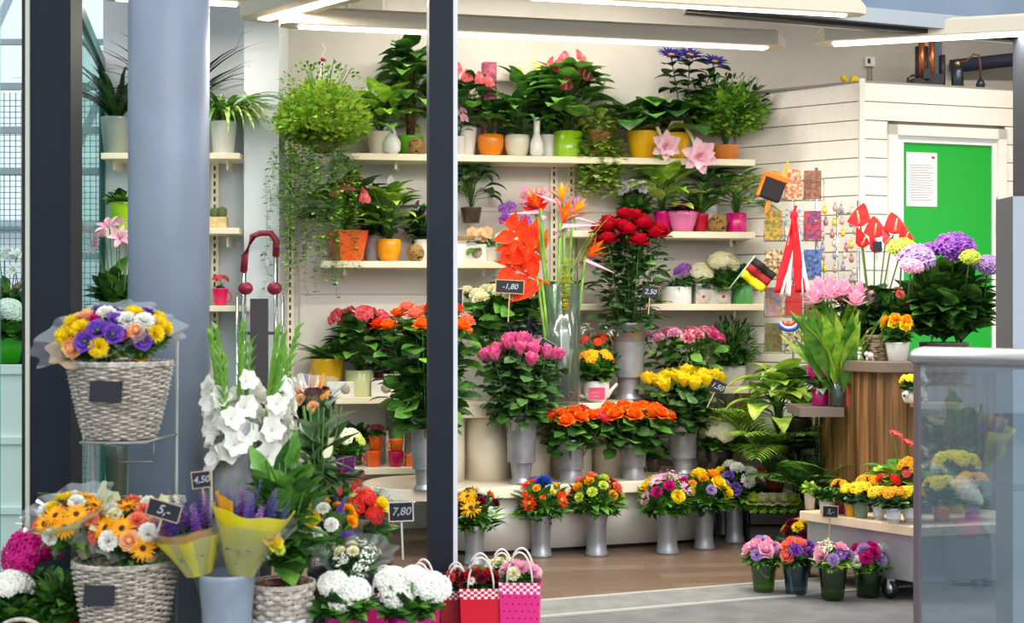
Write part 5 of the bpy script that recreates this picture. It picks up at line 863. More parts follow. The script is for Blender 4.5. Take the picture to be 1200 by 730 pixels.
t = thing('dog_planter', 'white mug planter shaped like a spotted dog on the bracket shelf', 'planter', (X(1067, 8.1), 8.1, .98)); s = S(8.1); obj('body', potmesh('round', 10*s, 15*s, mat('spotted', (240, 238, 236), .4)), t); b = MB(); b.ball((-7*s, -.03, 11*s), 4.5*s, 0, 10, 6); b.ball((-10*s, -.045, 9*s), 1.5*s, 1, 6, 4); obj('head', b.mesh('head', [WHITE, BLACK]), t)
plant('yellow kalanchoe growing in the dog shaped planter', 1067, 8.1, .98+15*s*.8, None, 0, 0, None, B(13, 14, 60, 9, 6), 'd', [('kalflat', 'yellow', 5, 10, 18, 6)], name='kalanchoe')
# cart plants
PWH = mat('pot_plastic_white', (232, 234, 238), .4); zc_ = ZK
cart = [(949, 7.98, 14, 20, (196, 188, 170), 'l', [], 'pale cone pot of silvery leaves at the left cart corner', B(12, 16, 60, 8, 4)), (968, 7.78, 17, 17, W_, 'd', [], 'dark-leaved small shrub in a white pot behind the cart price sign', B(17, 18, 150, 8, 5)),
 (984, 7.82, 17, 17, (150, 20, 90), 'm', [('kalflat', 'amber', 3, 8, 22, 6)], 'plant with amber bloom in a burgundy pot on the cart', B(14, 14, 70, 9, 6)), (997, 7.72, 15, 16, (244, 170, 20), 'g', [('kalflat', 'yellow', 4, 10, 20, 7)], 'yellow kalanchoe in a yellow pot on the cart', B(16, 14, 80, 9, 7)),
 (1009, 7.66, 19, 19, (120, 142, 118), 'g', [('kalflat', 'yellow', 5, 13, 20, 8)], 'yellow kalanchoe in a sage green pot on the cart', B(18, 15, 90, 10, 8)), (1018, 7.9, 17, 17, (90, 70, 60), 'm', [('kalflat', 'amber', 5, 13, 24, 7)], 'amber kalanchoe behind the sage green pot', B(16, 16, 70, 10, 7)),
 (1030, 7.6, 16, 17, PWH, 'g', [('kalflat', 'yellow', 4, 12, 20, 7)], 'yellow kalanchoe in a white pot, first left of the case post', B(17, 15, 90, 10, 8)), (1047, 7.47, 20, 18, PWH, 'g', [('kalflat', 'amber', 5, 14, 22, 8)], 'yellow amber kalanchoe in a white pot nearest the cart front', B(20, 17, 110, 10, 8)),
 (1040, 7.85, 17, 17, (80, 60, 50), 'm', [('kalflat', 'scarlet', 4, 14, 27, 7)], 'red kalanchoe behind the white pots on the cart', B(16, 16, 70, 10, 7)), (1067, 7.5, 20, 18, PWH, 'g', [('kalflat', 'yellow', 5, 14, 22, 8)], 'yellow kalanchoe in a white pot beside the case post', B(20, 17, 110, 10, 8)),
 (1066, 7.85, 18, 18, (90, 60, 50), 'm', [('kal', 'amber', 3, 8, 44, 10), ('kalflat', 'coral', 3, 12, 34, 6)], 'taller yellow red primula behind the case post', B(18, 22, 80, 12, 8)), (1103, 7.55, 22, 20, (244, 130, 10), 'm', [('kalflat', 'yellow', 6, 18, 30, 9)], 'yellow kalanchoe in an orange pot behind the case glass', B(24, 20, 110, 12, 8)),
 (1139, 7.62, 20, 18, (190, 130, 200), 'm', [('kalflat', 'amber', 6, 18, 34, 9)], 'amber kalanchoe in a lilac pot behind the case glass', B(24, 22, 110, 12, 8)), (1120, 7.85, 20, 18, (230, 180, 20), 'm', [('kalflat', 'yellow', 8, 24, 52, 10)], 'tall yellow kalanchoe in a yellow pot behind the case glass', B(26, 36, 130, 12, 8))]
for px, D, w_, h, c, lm_, bl, lb, fo in cart: plant(lb, px, D, zc_, 'plastic' if not isinstance(c, tuple) else 'taper', w_, h, c, fo, lm_, bl, name='kalanchoe' if bl else 'potted_plant')
plant('green leafy gerbera plant with two red blooms at the counter foot', 1052, 8.0, ZK, 'taper', 22, 20, (90, 80, 60), BR(34, 34, 26, 30, 15, 'oval'), 'b', [], name='gerbera_plant')
for px, py, lb in ((1048, 509, 'red gerbera standing in front of the wood counter, upper left one'), (1062, 519, 'red gerbera standing in front of the wood counter, right one')):
    t = thing('red_gerbera', lb, 'flower', (X(1054, 8.0), 8.0, ZK+.09), 0, 'red gerberas at the counter'); s = S(8.0); tp = V((px-1054)*s, -.02, Zp(py, 8.0)-ZK-.09); b = MB(); b.tube([(0, 0, 0), tp], .004, 5); obj('stem', b.mesh('stem', STEM), t); put_bloom('gerbera', 'coral', t, tp, (.3, -.35, .9), 9*s)
sign('small slate price sign reading 5 on a stick in front of the cart', 973, 599.5, 7.62, 17, 12.5, '5,-', .04, 46)
# floor bouquets in glass pots
gp = dict(a=glassmat('pot_glass_lime', (150, 190, 90), .08, .03, .16, (80, 120, 30)), b=glassmat('pot_glass_teal', (140, 170, 180), .08, .03, .16, (60, 90, 100)), c=glassmat('pot_glass_green', (130, 170, 90), .08, .03, .2, (50, 80, 30)))
for px, D, k, w_, h, lb1, lb2, mix in [(895, 7.62, 'a', 31, 34, 'lime green glass pot, first from the left on the pavement edge', 'bouquet of pink roses and lilac carnations, leftmost on the threshold', [('rose', 'palepink', 4, 10), ('carn', 'lilac', 5, 8), ('mum', 'palepink', 4, 6)]),
 (933, 7.55, 'b', 32, 36, 'blue grey glass pot, second from the left on the threshold', 'bouquet of salmon and violet carnations, second on the threshold', [('carn', 'violet', 6, 9), ('rose', 'salmon', 4, 9), ('carn', 'palepink', 3, 8)]),
 (976, 7.42, 'c', 34, 38, 'green glass pot, third from the left on the threshold', 'bouquet of pale pink roses and cream sprigs under the price sign', [('rose', 'palepink', 4, 9), ('carn', 'lilac', 3, 8), ('sprig', 'cream', 4, 11), ('daisy', 'purple', 3, 7)]),
 (1017, 7.5, 'c', 33, 32, 'dark green glass pot, fourth from the left beside the cart wheel', 'bouquet with magenta and lavender blooms beside the cart wheel', [('carn', 'magenta', 5, 9), ('mum', 'lilac', 4, 9), ('carn', 'white', 3, 8), ('daisy', 'violet', 4, 7)])]:
    vase(lb1, px, D, 0.006 if D < 7.5 else 0, 'taper', w_, h, gp[k], 'glass_pot', 'pot'); bouquet(lb2, px, D, h*S(D)*.95, 24, 26, mix, 'm' if k != 'c' else 'b', 120, (14, 6), below=22)
vase('dark pot with the sunflower bouquet behind the glass pots', 938, 8.05, 0, 'taper', 30, 40, potm((60, 50, 50))); bouquet('bouquet with yellow blooms and dark centres behind the threshold pots', 940, 8.05, 40*S(8.05)*.95, 27, 26, [('gerbera', 'amber', 4, 10), ('mum', 'burg', 8, 8), ('mum', 'yellow', 4, 8)], 'd', 80, (14, 6))
# postcard racks
def rack(lb, px0, D, y0, y1, rows, w_, name='postcard_rack', grp=None):
    s = D/F; t = thing(name, lb, 'display rack', (X(px0, D), D, 0), R(-8)); b = MB(); zt = Zp(y0, D)
    b.tube([(w_*s/2+.02, 0, 0), (w_*s/2+.02, 0, zt)], .011, 8); b.tube([(0, .05, .05), (0, .05, zt-.05)], .008, 6); b.tube([(0, .05, zt-.08), (w_*s/2+.02, 0, zt-.08)], .005, 5)
    obj('pole', b.mesh('pole', CHROME), t); b = MB(); b.lathe([(.2, 0), (.2, .015), (.03, .03)], 24, cap1=True); obj('base', b.mesh('base', CHROME), t, (.0, .03, 0)); return t, zt, s
t, zt, s = rack('revolving postcard rack in front of the slatted cabin', 930, 9.25, 197, 420, 5, 46); q = random.Random(12)
cc = [(222, 150, 40), (90, 130, 190), (200, 60, 60), (90, 120, 60), (150, 110, 80), (226, 214, 160), (120, 60, 50), (60, 60, 110), (190, 190, 200)]
for i, py in enumerate((216, 263, 308, 352, 394)):
    z = Zp(py, 9.25); b = MB()
    for x in (-.13, 0, .13):
        b.tube([(x-.06, -.03, z-.11), (x-.06, -.05, z+.02), (x+.06, -.05, z+.02), (x+.06, -.03, z-.11), (x-.06, -.03, z-.11)], .003, 4)
    b.tube([(-.18, .05, z-.1), (.18, .05, z-.1)], .004, 4); obj('wire_pocket', b.mesh('wire_pocket', CHROME), t)
    for j, x in enumerate((-.13, 0, .12)):
        c = cc[(i*3+j*2) % 9]; c2 = cc[(i*5+j+4) % 9]; b = MB(); b.box(x-.055, x+.055, -.025, -.015, z-.1, z+.085 if j != 1 else z+.1)
        pc = tag(obj('postcard', b.mesh('postcard', mat('card_%d_%d' % (i, j), c, .4, c2=c2, vscale=45), False), None, t.location, (0, 0, R(-8))), 'picture postcard in the revolving rack, %s row, %s' % (['top', 'second', 'third', 'fourth', 'lowest'][i], ['left pocket', 'middle pocket', 'right pocket'][j]), 'postcard', 'postcards in the rack')
t, zt, s = rack('wire rack of small hanging ornaments left of the red anthuriums', 982, 9.3, 235, 400, 5, 40, 'ornament_rack')
for i in range(28):
    x, py = X(965+(i % 4)*11+q.uniform(-3, 3), 9.28), 246+(i//4)*14+q.uniform(-3, 3); c = [(214, 190, 60), (190, 160, 150), (150, 150, 170), (206, 190, 176), (170, 120, 120)][i % 5]
    o = MB(); o.ball((0, 0, 0), .017, 0, 8, 5, 1.4); o.ball((0, 0, .03), .01, 0, 6, 4); o.tube([(0, 0, .03), (0, 0, .07)], .0015, 3); m_ = mat('orn_%d' % (i % 5), c, .35)
    tag(obj('hanging_ornament', o.mesh('ornament', m_), None, (x, 9.24, Zp(py, 9.24))), 'small pale ornament hanging on the wire rack by the red anthuriums', 'ornament', 'ornaments on the wire rack')
def flagc(name): return None
# German coloured items
D_ = 9.1; s = S(D_); t = thing('fan_hat', 'party hat in black, orange and yellow hung at the postcard rack', 'hat', (X(907, D_), D_, Zp(215, D_)), R(0)); t.rotation_euler = (0, R(20), 0)
b = MB(); b.box(-13*s, 13*s, -.03, .03, -20*s, 4*s); bevel(obj('crown', b.mesh('crown', mat('hat_black', (28, 26, 26), .8), False), t), .01); b = MB(); b.box(-14*s, 15*s, -.035, .035, 4*s, 11*s); bevel(obj('band', b.mesh('band', mat('hat_orange', (244, 110, 20), .7), False), t), .008)
b = MB(); b.box(-15*s, -12.5*s, -.034, .034, -20*s, 6*s); obj('side_strip', b.mesh('side_strip', P['orange'], False), t); b = MB(); b.leaf((9*s, 0, 10*s), (-.1, 0, 1), 24*s, 10*s, .1, 'lance', .2, 5); b.leaf((9*s, .004, 10*s), (-.1, 0, 1), 24*s, 10*s, .1, 'lance', -.2, 5); obj('plume', b.mesh('plume', P['yellow']), t); b = MB(); b.leaf((2*s, -.01, -20*s), (0, 0, -1), 18*s, 6*s, .1, 'lance', .2, 4); obj('tassel', b.mesh('tassel', P['orange']), t)
D_ = 9.15; t = thing('hand_flag', 'small black red gold flag on a pale green stick', 'flag', (X(889, D_), D_, Zp(322, D_))); t.rotation_euler = (0, R(46), 0); s = S(D_)
for i, (c, nm) in enumerate([((30, 26, 28), 'black'), ((150, 20, 30), 'red'), ((244, 212, 10), 'gold')]):
    b = MB(); b.grid([[(x*s, .012*math.sin(x*.25+i), z*s) for x in range(-16, 18, 2)] for z in (14-9.5*(i+1), 14-9.5*i)]); o = obj('stripe', b.mesh('stripe', mat('flag_'+nm, c, .7)), t); o.modifiers.new('s', 'SOLIDIFY').thickness = .002; o['label'] = nm+' stripe'
b = MB(); b.tube([(-17*s, 0, 15*s), (-17*s, 0, -34*s)], .006, 6); obj('stick', b.mesh('stick', mat('flag_stick', (150, 190, 150), .5)), t); t.rotation_euler = (0, R(38), 0)
D_ = 9.0; s = S(D_); t = thing('fan_scarf', 'red and white fan scarf hanging on the postcard rack', 'scarf', (X(930, D_), D_, Zp(255, D_)))
for c, k, lx in (('scarlet', -.012, -1), ('white', .0, -.6), ('scarlet', -.02, .55), ('white', -.004, 1.05)):
    b = MB(); n = 14; b.grid([[((lx*17*(j/n)**1.1*(1 if lx < 0 else .8)+w2*(3+3.5*j/n))*s, k+.012*math.sin(w2*3+j*.5), (-88 if c == 'scarlet' else -92)*s*j/n) for w2 in (-1, -.5, 0, .5, 1)] for j in range(n+1)]); o = obj('band', b.mesh('band', mat('scarf_'+c, (206, 20, 36) if c == 'scarlet' else (236, 232, 230), .8)), t); o.modifiers.new('s', 'SOLIDIFY').thickness = .003; o['label'] = ('red' if c == 'scarlet' else 'white')+' band'
b = MB(); b.ball((0, -.01, 2*s), 5*s, 0, 10, 6, 1.2); b.tube([(0, 0, 6*s), (3*s, 0, 14*s)], .01, 6); obj('knot', b.mesh('knot', mat('scarf_scarlet', (0, 0, 0))), t)
t = thing('garland', 'small red, white and blue garland lower on the postcard rack', 'garland', (X(924, D_), D_, Zp(378, D_)));
for i, c in enumerate(('scarlet', 'white', 'blue')): b = MB(); b.tube([((9+i*2.6)*s*math.cos(a), -.01*i, (8+i*2.6)*s*math.sin(a)) for a in [PI+.4+j*(PI-.3)/8 for j in range(9)]], .012, 6); obj('ring', b.mesh('ring', P[c]), t, (0, 0, 4*s))
# on top of the cabin: pipes, can, box
D_ = 9.95; s = S(D_); t = thing('pipe_manifold', 'cluster of dark and copper heating pipes on top of the cabin', 'pipework', (X(1082, D_), D_, 3.06)); COP = mat('copper', (190, 110, 70), .35, .5, .8); b = MB(); z0 = 0
b.box(-14*s, 0, -.05, .05, 0, 11*s); b.box(0, 22*s, -.04, .04, 0, 16*s); b.box(-3*s, 6*s, -.06, .03, 10*s, 22*s); obj('pump_block', b.mesh('pump_block', mat('pipe_dark', (40, 40, 44), .5), False), t); b = MB()
for x in (-2, 10): b.tube([(x*s, 0, 8*s), (x*s, 0, 60*s)], .022, 8)
obj('copper_pipe', b.mesh('copper_pipe', COP), t); b = MB()
for x in (-5, 4, 24): b.tube([(x*s, .03, 2*s), (x*s, .03, (50 if x < 20 else 40)*s)], .02, 8)
b.tube([(-18*s, 0, 0), (-18*s, 0, 12*s), (-14*s, 0, 15*s), (2*s, 0, 16*s)], .009, 6); obj('dark_pipe', b.mesh('dark_pipe', mat('pipe_dark', (0, 0, 0))), t); b = MB(); b.box(14*s, 24*s, .04, .1, 8*s, 70*s); obj('duct', b.mesh('duct', mat('duct_blue', (60, 82, 104), .5), False), t)
t = thing('expansion_vessel', 'dark cylinder vessel with brass valve on top of the cabin', 'vessel', (X(1122, D_), D_, 3.06)); b = MB(); b.lathe([(6.5*s, 0), (7*s, 2*s), (7*s, 20*s), (4*s, 25*s), (2*s, 26*s)], 20, cap1=True); obj('cylinder', b.mesh('cylinder', mat('vessel_dark', (44, 54, 60), .35, .5, .4)), t); b = MB(); b.ball((0, 0, 29*s), 3.4*s, 0, 8, 6); obj('valve', b.mesh('valve', mat('brass', (206, 180, 110), .3, .5, .8)), t)
b = MB(); b.tube([(0, 0, 30*s), (10*s, 0, 32*s), (19*s, 0, 40*s), (25*s, 0, 39*s), (27*s, 0, 27*s), (27*s, 0, 12*s)], .008, 6); obj('hose', b.mesh('hose', mat('hose_brown', (92, 62, 48), .5)), t)
t = thing('air_separator', 'small dark bulb fitting at the end of the curved hose', 'fitting', (X(1149, D_), D_, 3.06)); b = MB(); b.lathe([(5*s, 0), (5.5*s, 5*s), (3*s, 10*s), (1*s, 12*s)], 16, cap1=True); obj('bulb', b.mesh('bulb', mat('vessel_dark', (0, 0, 0))), t)
t = thing('insulated_pipe', 'thick dark blue insulated pipe running along the right wall', 'pipe', (X(1130, 10.35), 10.35, Zp(78, 10.35))); b = MB(); b.tube([(-.1, .0, 0), (.6, -.05, .07), (1.1, -.1, .1)], .05, 10); obj('pipe', b.mesh('pipe', mat('pipe_navy', (50, 52, 78), .6)), t)
D_ = 9.95; s = S(D_); t = thing('watering_can', 'yellow watering can lying on top of the cabin', 'watering can', (X(993, D_), D_, 3.06), .2); b = MB(); b.lathe([(5*s, 0), (6*s, 9*s), (4.5*s, 12*s)], 16, cap1=True); obj('body', b.mesh('body', P['yellow']), t, (5*s, 0, 3*s), (0, .5, 0)); b = MB(); b.tube([(-1*s, 0, 6*s), (-5*s, 0, 12*s), (-7*s, 0, 14*s)], .014, 8, 0, .024); obj('spout', b.mesh('spout', P['yellow']), t); b = MB(); b.tube([(0, 0, 3*s), (-3*s, 0, 0), (2*s, 0, 0), (10*s, 0, 1*s)], .01, 6); obj('handle', b.mesh('handle', P['amber']), t)
x, D_ = X(1020, 10.3), 10.3; t = thing('junction_box', 'white electrical junction box on the wall above the cabin corner', 'junction box', (x, D_, Zp(72, D_))); b = MB(); b.box(-.035, .035, -.0, .05, -.035, .035); bevel(obj('box', b.mesh('box', WHITE, False), t)); b = MB(); b.box(-.02, .0, -.003, 0, -.015, .02); obj('cover', b.mesh('cover', BLACK, False), t); b = MB(); b.tube([(-.01, .02, -.03), (-.01, .02, -.16)], .004, 4); b.tube([(.015, .02, -.03), (.015, .02, -.16)], .004, 4); obj('cable', b.mesh('cable', mat('cable', (150, 140, 130), .6)), t)
D_ = 9.55; t = thing('wall_box', 'beige ventilation box high on the back wall left of the post', 'vent', (X(426, D_), bw(X(426, D_))-.06, Zp(2, D_))); b = MB(); b.box(-.13, .13, 0, .06, -.05, .12); bevel(obj('box', b.mesh('box', mat('vent_beige', (206, 196, 178), .6), False), t)); b = MB(); b.box(-.11, .11, -.003, 0, -.035, .1); obj('grille', b.mesh('grille', mat('vent_grille', (170, 164, 150), .6), False), t)
# price signs inside
sign('slate price sign reading 1,80 standing in the white carnations', 597.5, 336, 8.95, 32, 14.5, '-1,80', .05, 34)
sign('tilted slate price sign reading 1,50 beside the yellow roses', 840.5, 453, 9.05, 18, 14, '1,50', .45, 20, frame=None)
sign('slate price sign reading 2,50 in the leaves of the red roses', 762, 342, 9.2, 18, 13, '2,50', .08, 20, frame=None)
sign('thin price sign at the door post beside the white carnations', 537, 350, 8.9, 9, 22, '', .03, 18)
sign('pale price card in the pink roses, next to the purple statice', 641, 404, 8.72, 18, 9, '1,80', .5, 18, frame=WOODL)
t = thing('heart_pick', 'small heart shaped wire pick above the mixed roses', 'plant pick', (X(669, 8.85), 8.85, Z1+.15)); s = S(8.85); b = MB(); b.tube([(0, 0, 0), (0, 0, Zp(468, 8.85)-Z1-.15)], .003, 4); z_ = Zp(468, 8.85)-Z1-.15; b.tube([(3.2*s*math.sin(a)**3, 0, z_+(5+5*math.cos(a)-1.6*math.cos(2*a))*s) for a in [j*2*PI/16 for j in range(17)]], .004, 5); obj('pick', b.mesh('pick', mat('pick_grey', (90, 84, 84), .6)), t)
# ================================================================ foreground, left
def wrap(t, r0, r1, z0, z1, m, ruf=.07, n=72, k=11, name='wrapper', ph=0, a0=0, a1=2*PI, flare=1.5):
    b = MB(); rows = []; cl = a1-a0 > 6.2; N_ = n if cl else n+1
    for i in range(9):
        u = i/8; rr = r0+(r1-r0)*u**flare; rows.append([])
        for j in range(N_):
            a = a0+(a1-a0)*j/n; q = 1+ruf*u*math.sin(a*k+ph)+ruf*.6*u*math.sin(a*(k*.5+2)+ph*2); rows[-1].append((rr*q*math.cos(a), rr*q*math.sin(a), z0+(z1-z0)*(u**.75)+.35*ruf*r1*u*math.sin(a*k*.7+1)))
    b.grid(rows, cl); return obj(name, b.mesh(name, m), t)
PAPY = mat('paper_yellow', (240, 228, 30), .35, .5, c2=(228, 226, 110), vscale=7, trans=.35); PAPO = mat('paper_orange', (222, 158, 34), .35, .5, trans=.3); PAPC = mat('paper_cream', (228, 226, 176), .5, trans=.3); PAPP = mat('paper_peach', (226, 190, 150), .5, trans=.3)
def wrapped(lb, px, py, D, rx, hz, mix, papers, tilt=.35, roll=0, fl='m', below=30, name='wrapped_bouquet', fn=110):
    s = D/F; t = thing(name, lb, 'bouquet', (X(px, D), D, Zp(py, D))); t.rotation_euler = (tilt, roll, 0)
    obj('foliage', f_bush(rx*s*.95, hz*s*.8, fn, 20*s, 8*s, 'lance', zc=.25, low=-.2, seed=int(px)).mesh('foliage', [*LM[fl], STEM]), t)
    n = sum(m[2] for m in mix); items = [m for m in mix for _ in range(m[2])]; rnd.shuffle(items)
    for p, m in zip(fib(n, .05), items): put_bloom(m[0], m[1], t, V(p.x*rx*s*.85, p.y*rx*s*.85, hz*s*(.45+.55*p.z)), V(p.x, p.y, p.z+.3), m[3]*s)
    b = MB()
    for k in range(9): b.tube([(.012*math.cos(k), .012*math.sin(k), -below*s), (rx*.3*s*math.cos(k*.8), rx*.3*s*math.sin(k*.8), hz*.4*s)], .004, 4)
    obj('stems', b.mesh('stems', STEM), t)
    for i, (m_, r1, z1, a0, a1) in enumerate(papers): wrap(t, .02, r1*s, -below*s*.8, z1*s, m_, .07, 72, 9+i*2, ph=i*1.7, a0=a0, a1=a1, name='paper' if m_ is not CELLO else 'cellophane')
    return t
D = 5.1; s = S(D)
x, z = X(141, D), Zp(513, D); wicker('wicker_basket', 'upper whitewashed wicker basket hanging in front of the pillar', x, D, z, 58*s, 86*s, WK, .64, 30, 26)
sign('blank slate label hanging on the upper wicker basket', 124, 459, D-.185, 38, 25, '', .03, 0, frame=None, name='slate_label', tilt=-.12)
x2, z2 = X(147, D), Zp(764, D); wicker('wicker_basket', 'lower whitewashed wicker basket under the hanging one', x2, D, z2, 58*s, 106*s, WK, .66, 34, 26)
sign('blank slate label hanging on the lower wicker basket', 116, 698, D-.185, 36, 24, '', .02, 0, frame=None, name='slate_label', tilt=-.12)
CEL = (CELLO, 62, 20, 0, 2*PI)
wrapped('cellophane bouquet of yellow and purple flowers, left in the upper basket', 117, 408, D+.0, 44, 40, [('mum', 'yellow', 6, 13), ('carn', 'white', 3, 13), ('lisi', 'purple', 6, 13), ('rose', 'peach', 3, 12), ('mum', 'magenta', 1, 8)], [(PAPP, 58, 12, 2.6, 4.6), (CELLO, 74, 22, 0, 2*PI)], .5, -.22)
wrapped('cellophane bouquet of yellow and white flowers, right in the upper basket', 163, 404, D+.03, 34, 38, [('mum', 'yellow', 7, 12), ('carn', 'white', 3, 13), ('lisi', 'purple', 4, 11), ('rose', 'peach', 2, 10), ('rose', 'pink', 1, 8)], [(PAPO, 40, 2, 3.6, 5.6), (CELLO, 52, 22, 0, 2*PI)], .45, .2)
wrapped('bouquet with amber daisies and white flowers leaning left in the lower basket', 92, 632, D, 42, 52, [('gerbera', 'amber', 7, 14), ('carn', 'white', 6, 11), ('carn', 'salmon', 3, 11), ('mum', 'yellow', 3, 9)], [(PAPC, 54, 44, 4.2, 7.2), (CELLO, 56, 46, 0, 2*PI)], .35, -.25)
wrapped('larger bouquet of amber daisies and white carnations in the lower basket', 160, 640, D, 54, 48, [('gerbera', 'amber', 8, 15), ('carn', 'white', 9, 13), ('carn', 'salmon', 4, 12), ('rose', 'peach', 3, 12), ('carn', 'cream', 3, 11)], [(PAPC, 60, 44, 5.2, 7.6), (PAPC, 58, 40, 2.2, 3.8), (CELLO, 68, 26, 0, 2*PI)], .4, .12)
sign('slate price sign reading 5 in the lower basket bouquets', 192, 598, D-.3, 38, 19, '5,-', .28, 16, tsz=.8)
# display rack
t = thing('metal_display_stand', 'thin grey metal stand that carries the two wicker baskets', 'display stand', (x, D+.22, 0)); b = MB(); dx = X(207, D+.22)-x; dx0 = X(110, D+.22)-x
for a in (dx, dx0): b.tube([(a, 0, 0), (a, 0, Zp(400 if a > 0 else 500, D+.22))], .0075, 8)
for py in (513, 720): b.tube([(dx0, 0, Zp(py, D+.22)), (dx, 0, Zp(py, D+.22))], .005, 6)
obj('frame', b.mesh('frame', mat('stand_grey', (140, 142, 142), .4, .5, .4)), t); b = MB()
for zz in (z-.006, z2-.006): b.tube([(dx0, 0, zz), (dx0*.6, -.36, zz), (dx*.8, -.36, zz), (dx, 0, zz)], .005, 6); b.box(dx0*.7, dx*.85, -.34, -.1, zz-.004, zz+.002)
obj('basket_holder', b.mesh('basket_holder', mat('stand_grey', (0, 0, 0))), t); b = MB(); a0, a1, z0_, z1_ = X(140, D+.22)-x, X(181, D+.22)-x, Zp(541, D+.22), Zp(518, D+.22)
for q in ((a0, z0_, a1, z0_), (a0, z1_, a1, z1_), (a0, z0_, a0, z1_), (a1, z0_, a1, z1_)): b.tube([(q[0], -.01, q[1]), (q[2], -.01, q[3])], .004, 5)
obj('label_holder', b.mesh('label_holder', mat('stand_grey', (0, 0, 0))), t)
# left corner pots
zb = .22; D = 5.35; t = thing('plant_bench', 'low dark bench at the lower left corner under the hydrangeas', 'bench', (X(40, D), D, 0)); b = MB(); b.box(-.32, .26, -.25, .25, zb-.03, zb); obj('top', b.mesh('top', mat('bench_dark', (60, 60, 62), .6), False), t)
for xx, yy in ((-.3, -.23), (.22, -.23), (-.3, .2), (.22, .2)): b = MB(); b.box(xx, xx+.03, yy, yy+.03, 0, zb-.03); obj('leg', b.mesh('leg', mat('bench_dark', (0, 0, 0)), False), t)
plant('magenta hydrangea in a dark red pot at the lower left', 40, D+.08, zb, 'taper', 60, 50, (120, 16, 32), B(48, 46, 150, 30, 18, 'spade'), 'd', [('mophead', 'magenta', 2, 12, 74, 30)], name='hydrangea')
plant('white hydrangea at the lower left picture edge', 12, D-.1, zb, 'taper', 44, 40, (80, 60, 56), B(38, 38, 120, 26, 16, 'spade'), 'd', [('mophead', 'white', 3, 18, 54, 18)], name='hydrangea')
plant('red pot with dense green leaves beside the lower wicker basket', 78, D-.06, zb, 'taper', 54, 44, (150, 20, 34), B(40, 62, 220, 26, 10), 'd', [('kalflat', 'yellow', 2, 18, 36, 6)], name='potted_plant')
wicker('wicker_basket', 'small grey wicker basket with curled handle at the bottom left corner', X(24, 5.0), 5.0, .28, 28*S(5), 26*S(5), WK, .8, 7, 16, 'basket', handle=20*S(5))
t = plant('dark cycad fronds between the left post and the pillar', 96, 5.65, 0, 'taper', 50, 60, (60, 60, 60), lambda s: f_palm(12, 84*s, 6, up=1.2, lw=.012, ll=.22, droop=1.4), 'g', name='cycad', fdz=135)
# zinc bucket with wrapped delphiniums
D = 5.0; s = S(D); zt = Zp(672, D); vase('large blue grey zinc bucket in the foreground holding the yellow wrapped flowers', 266, D, 0, 'bucket', 66, zt/s, ZINCB, 'zinc_bucket', 'bucket')
def delph(lb, px, py, D, rx, hz, n, col, papers, roll=0, extra=(), tilt=.12):
    s = D/F; t = thing('wrapped_bouquet', lb, 'bouquet', (X(px, D), D, Zp(py, D))); t.rotation_euler = (tilt, roll, 0); obj('foliage', f_bush(rx*s, hz*s*.8, 100, 18*s, 6*s, 'lance', zc=.3, low=-.2, seed=px).mesh('foliage', [*LM['g'], STEM]), t)
    for p in fib(n, 0): q = V(p.x*rx*s*.9, p.y*rx*s*.8, hz*s*(.42+.34*p.z)); o = put_bloom('spike', col[rnd.randrange(len(col))], t, q, V(p.x*.35, p.y*.35, 1), 21*s)
    for m in extra: put_bloom(m[0], m[1], t, V(m[2]*s, -rx*.5*s, m[3]*s), V(m[2]/rx*.5, -.5, .8), m[4]*s)
    b = MB()
    for k in range(9): b.tube([(.012*math.cos(k), .012*math.sin(k), -60*s), (rx*.3*s*math.cos(k*.8), rx*.3*s*math.sin(k*.8), hz*.3*s)], .004, 4)
    obj('stems', b.mesh('stems', STEM), t)
    for i, (m_, r1, z1, a0, a1) in enumerate(papers): wrap(t, .05, r1*s, -20*s, z1*s, m_, .05, 72, 7+i*2, ph=i*1.7, a0=a0, a1=a1, name='paper' if m_ is not CELLO else 'cellophane', flare=.8)
delph('purple larkspur bouquet in yellow paper, left in the zinc bucket', 230, 652, D-.02, 32, 60, 17, ['purple', 'purple', 'violet'], [(PAPY, 40, 28, 2.6, 6.5), (PAPO, 37, 36, 3.6, 5.6), (CELLO, 46, 40, 0, 2*PI)], -.18, [('mum', 'palepink', -2, 52, 7)])
delph('purple larkspur bouquet in wide yellow paper, right in the zinc bucket', 286, 652, D-.03, 34, 66, 17, ['purple', 'navy', 'violet'], [(PAPY, 48, 62, 3.3, 6.6), (PAPO, 43, 74, 3.3, 4.3), (CELLO, 54, 50, 0, 2*PI)], .2, [('rose', 'yellow', 26, 40, 14), ('rose', 'yellow', 34, 30, 11), ('mum', 'lime', 40, 22, 9)])
sign('slate price sign reading 4,50 on a stick above the larkspur', 236, 562, 4.95, 21, 18, '4,50', -.12, 34)
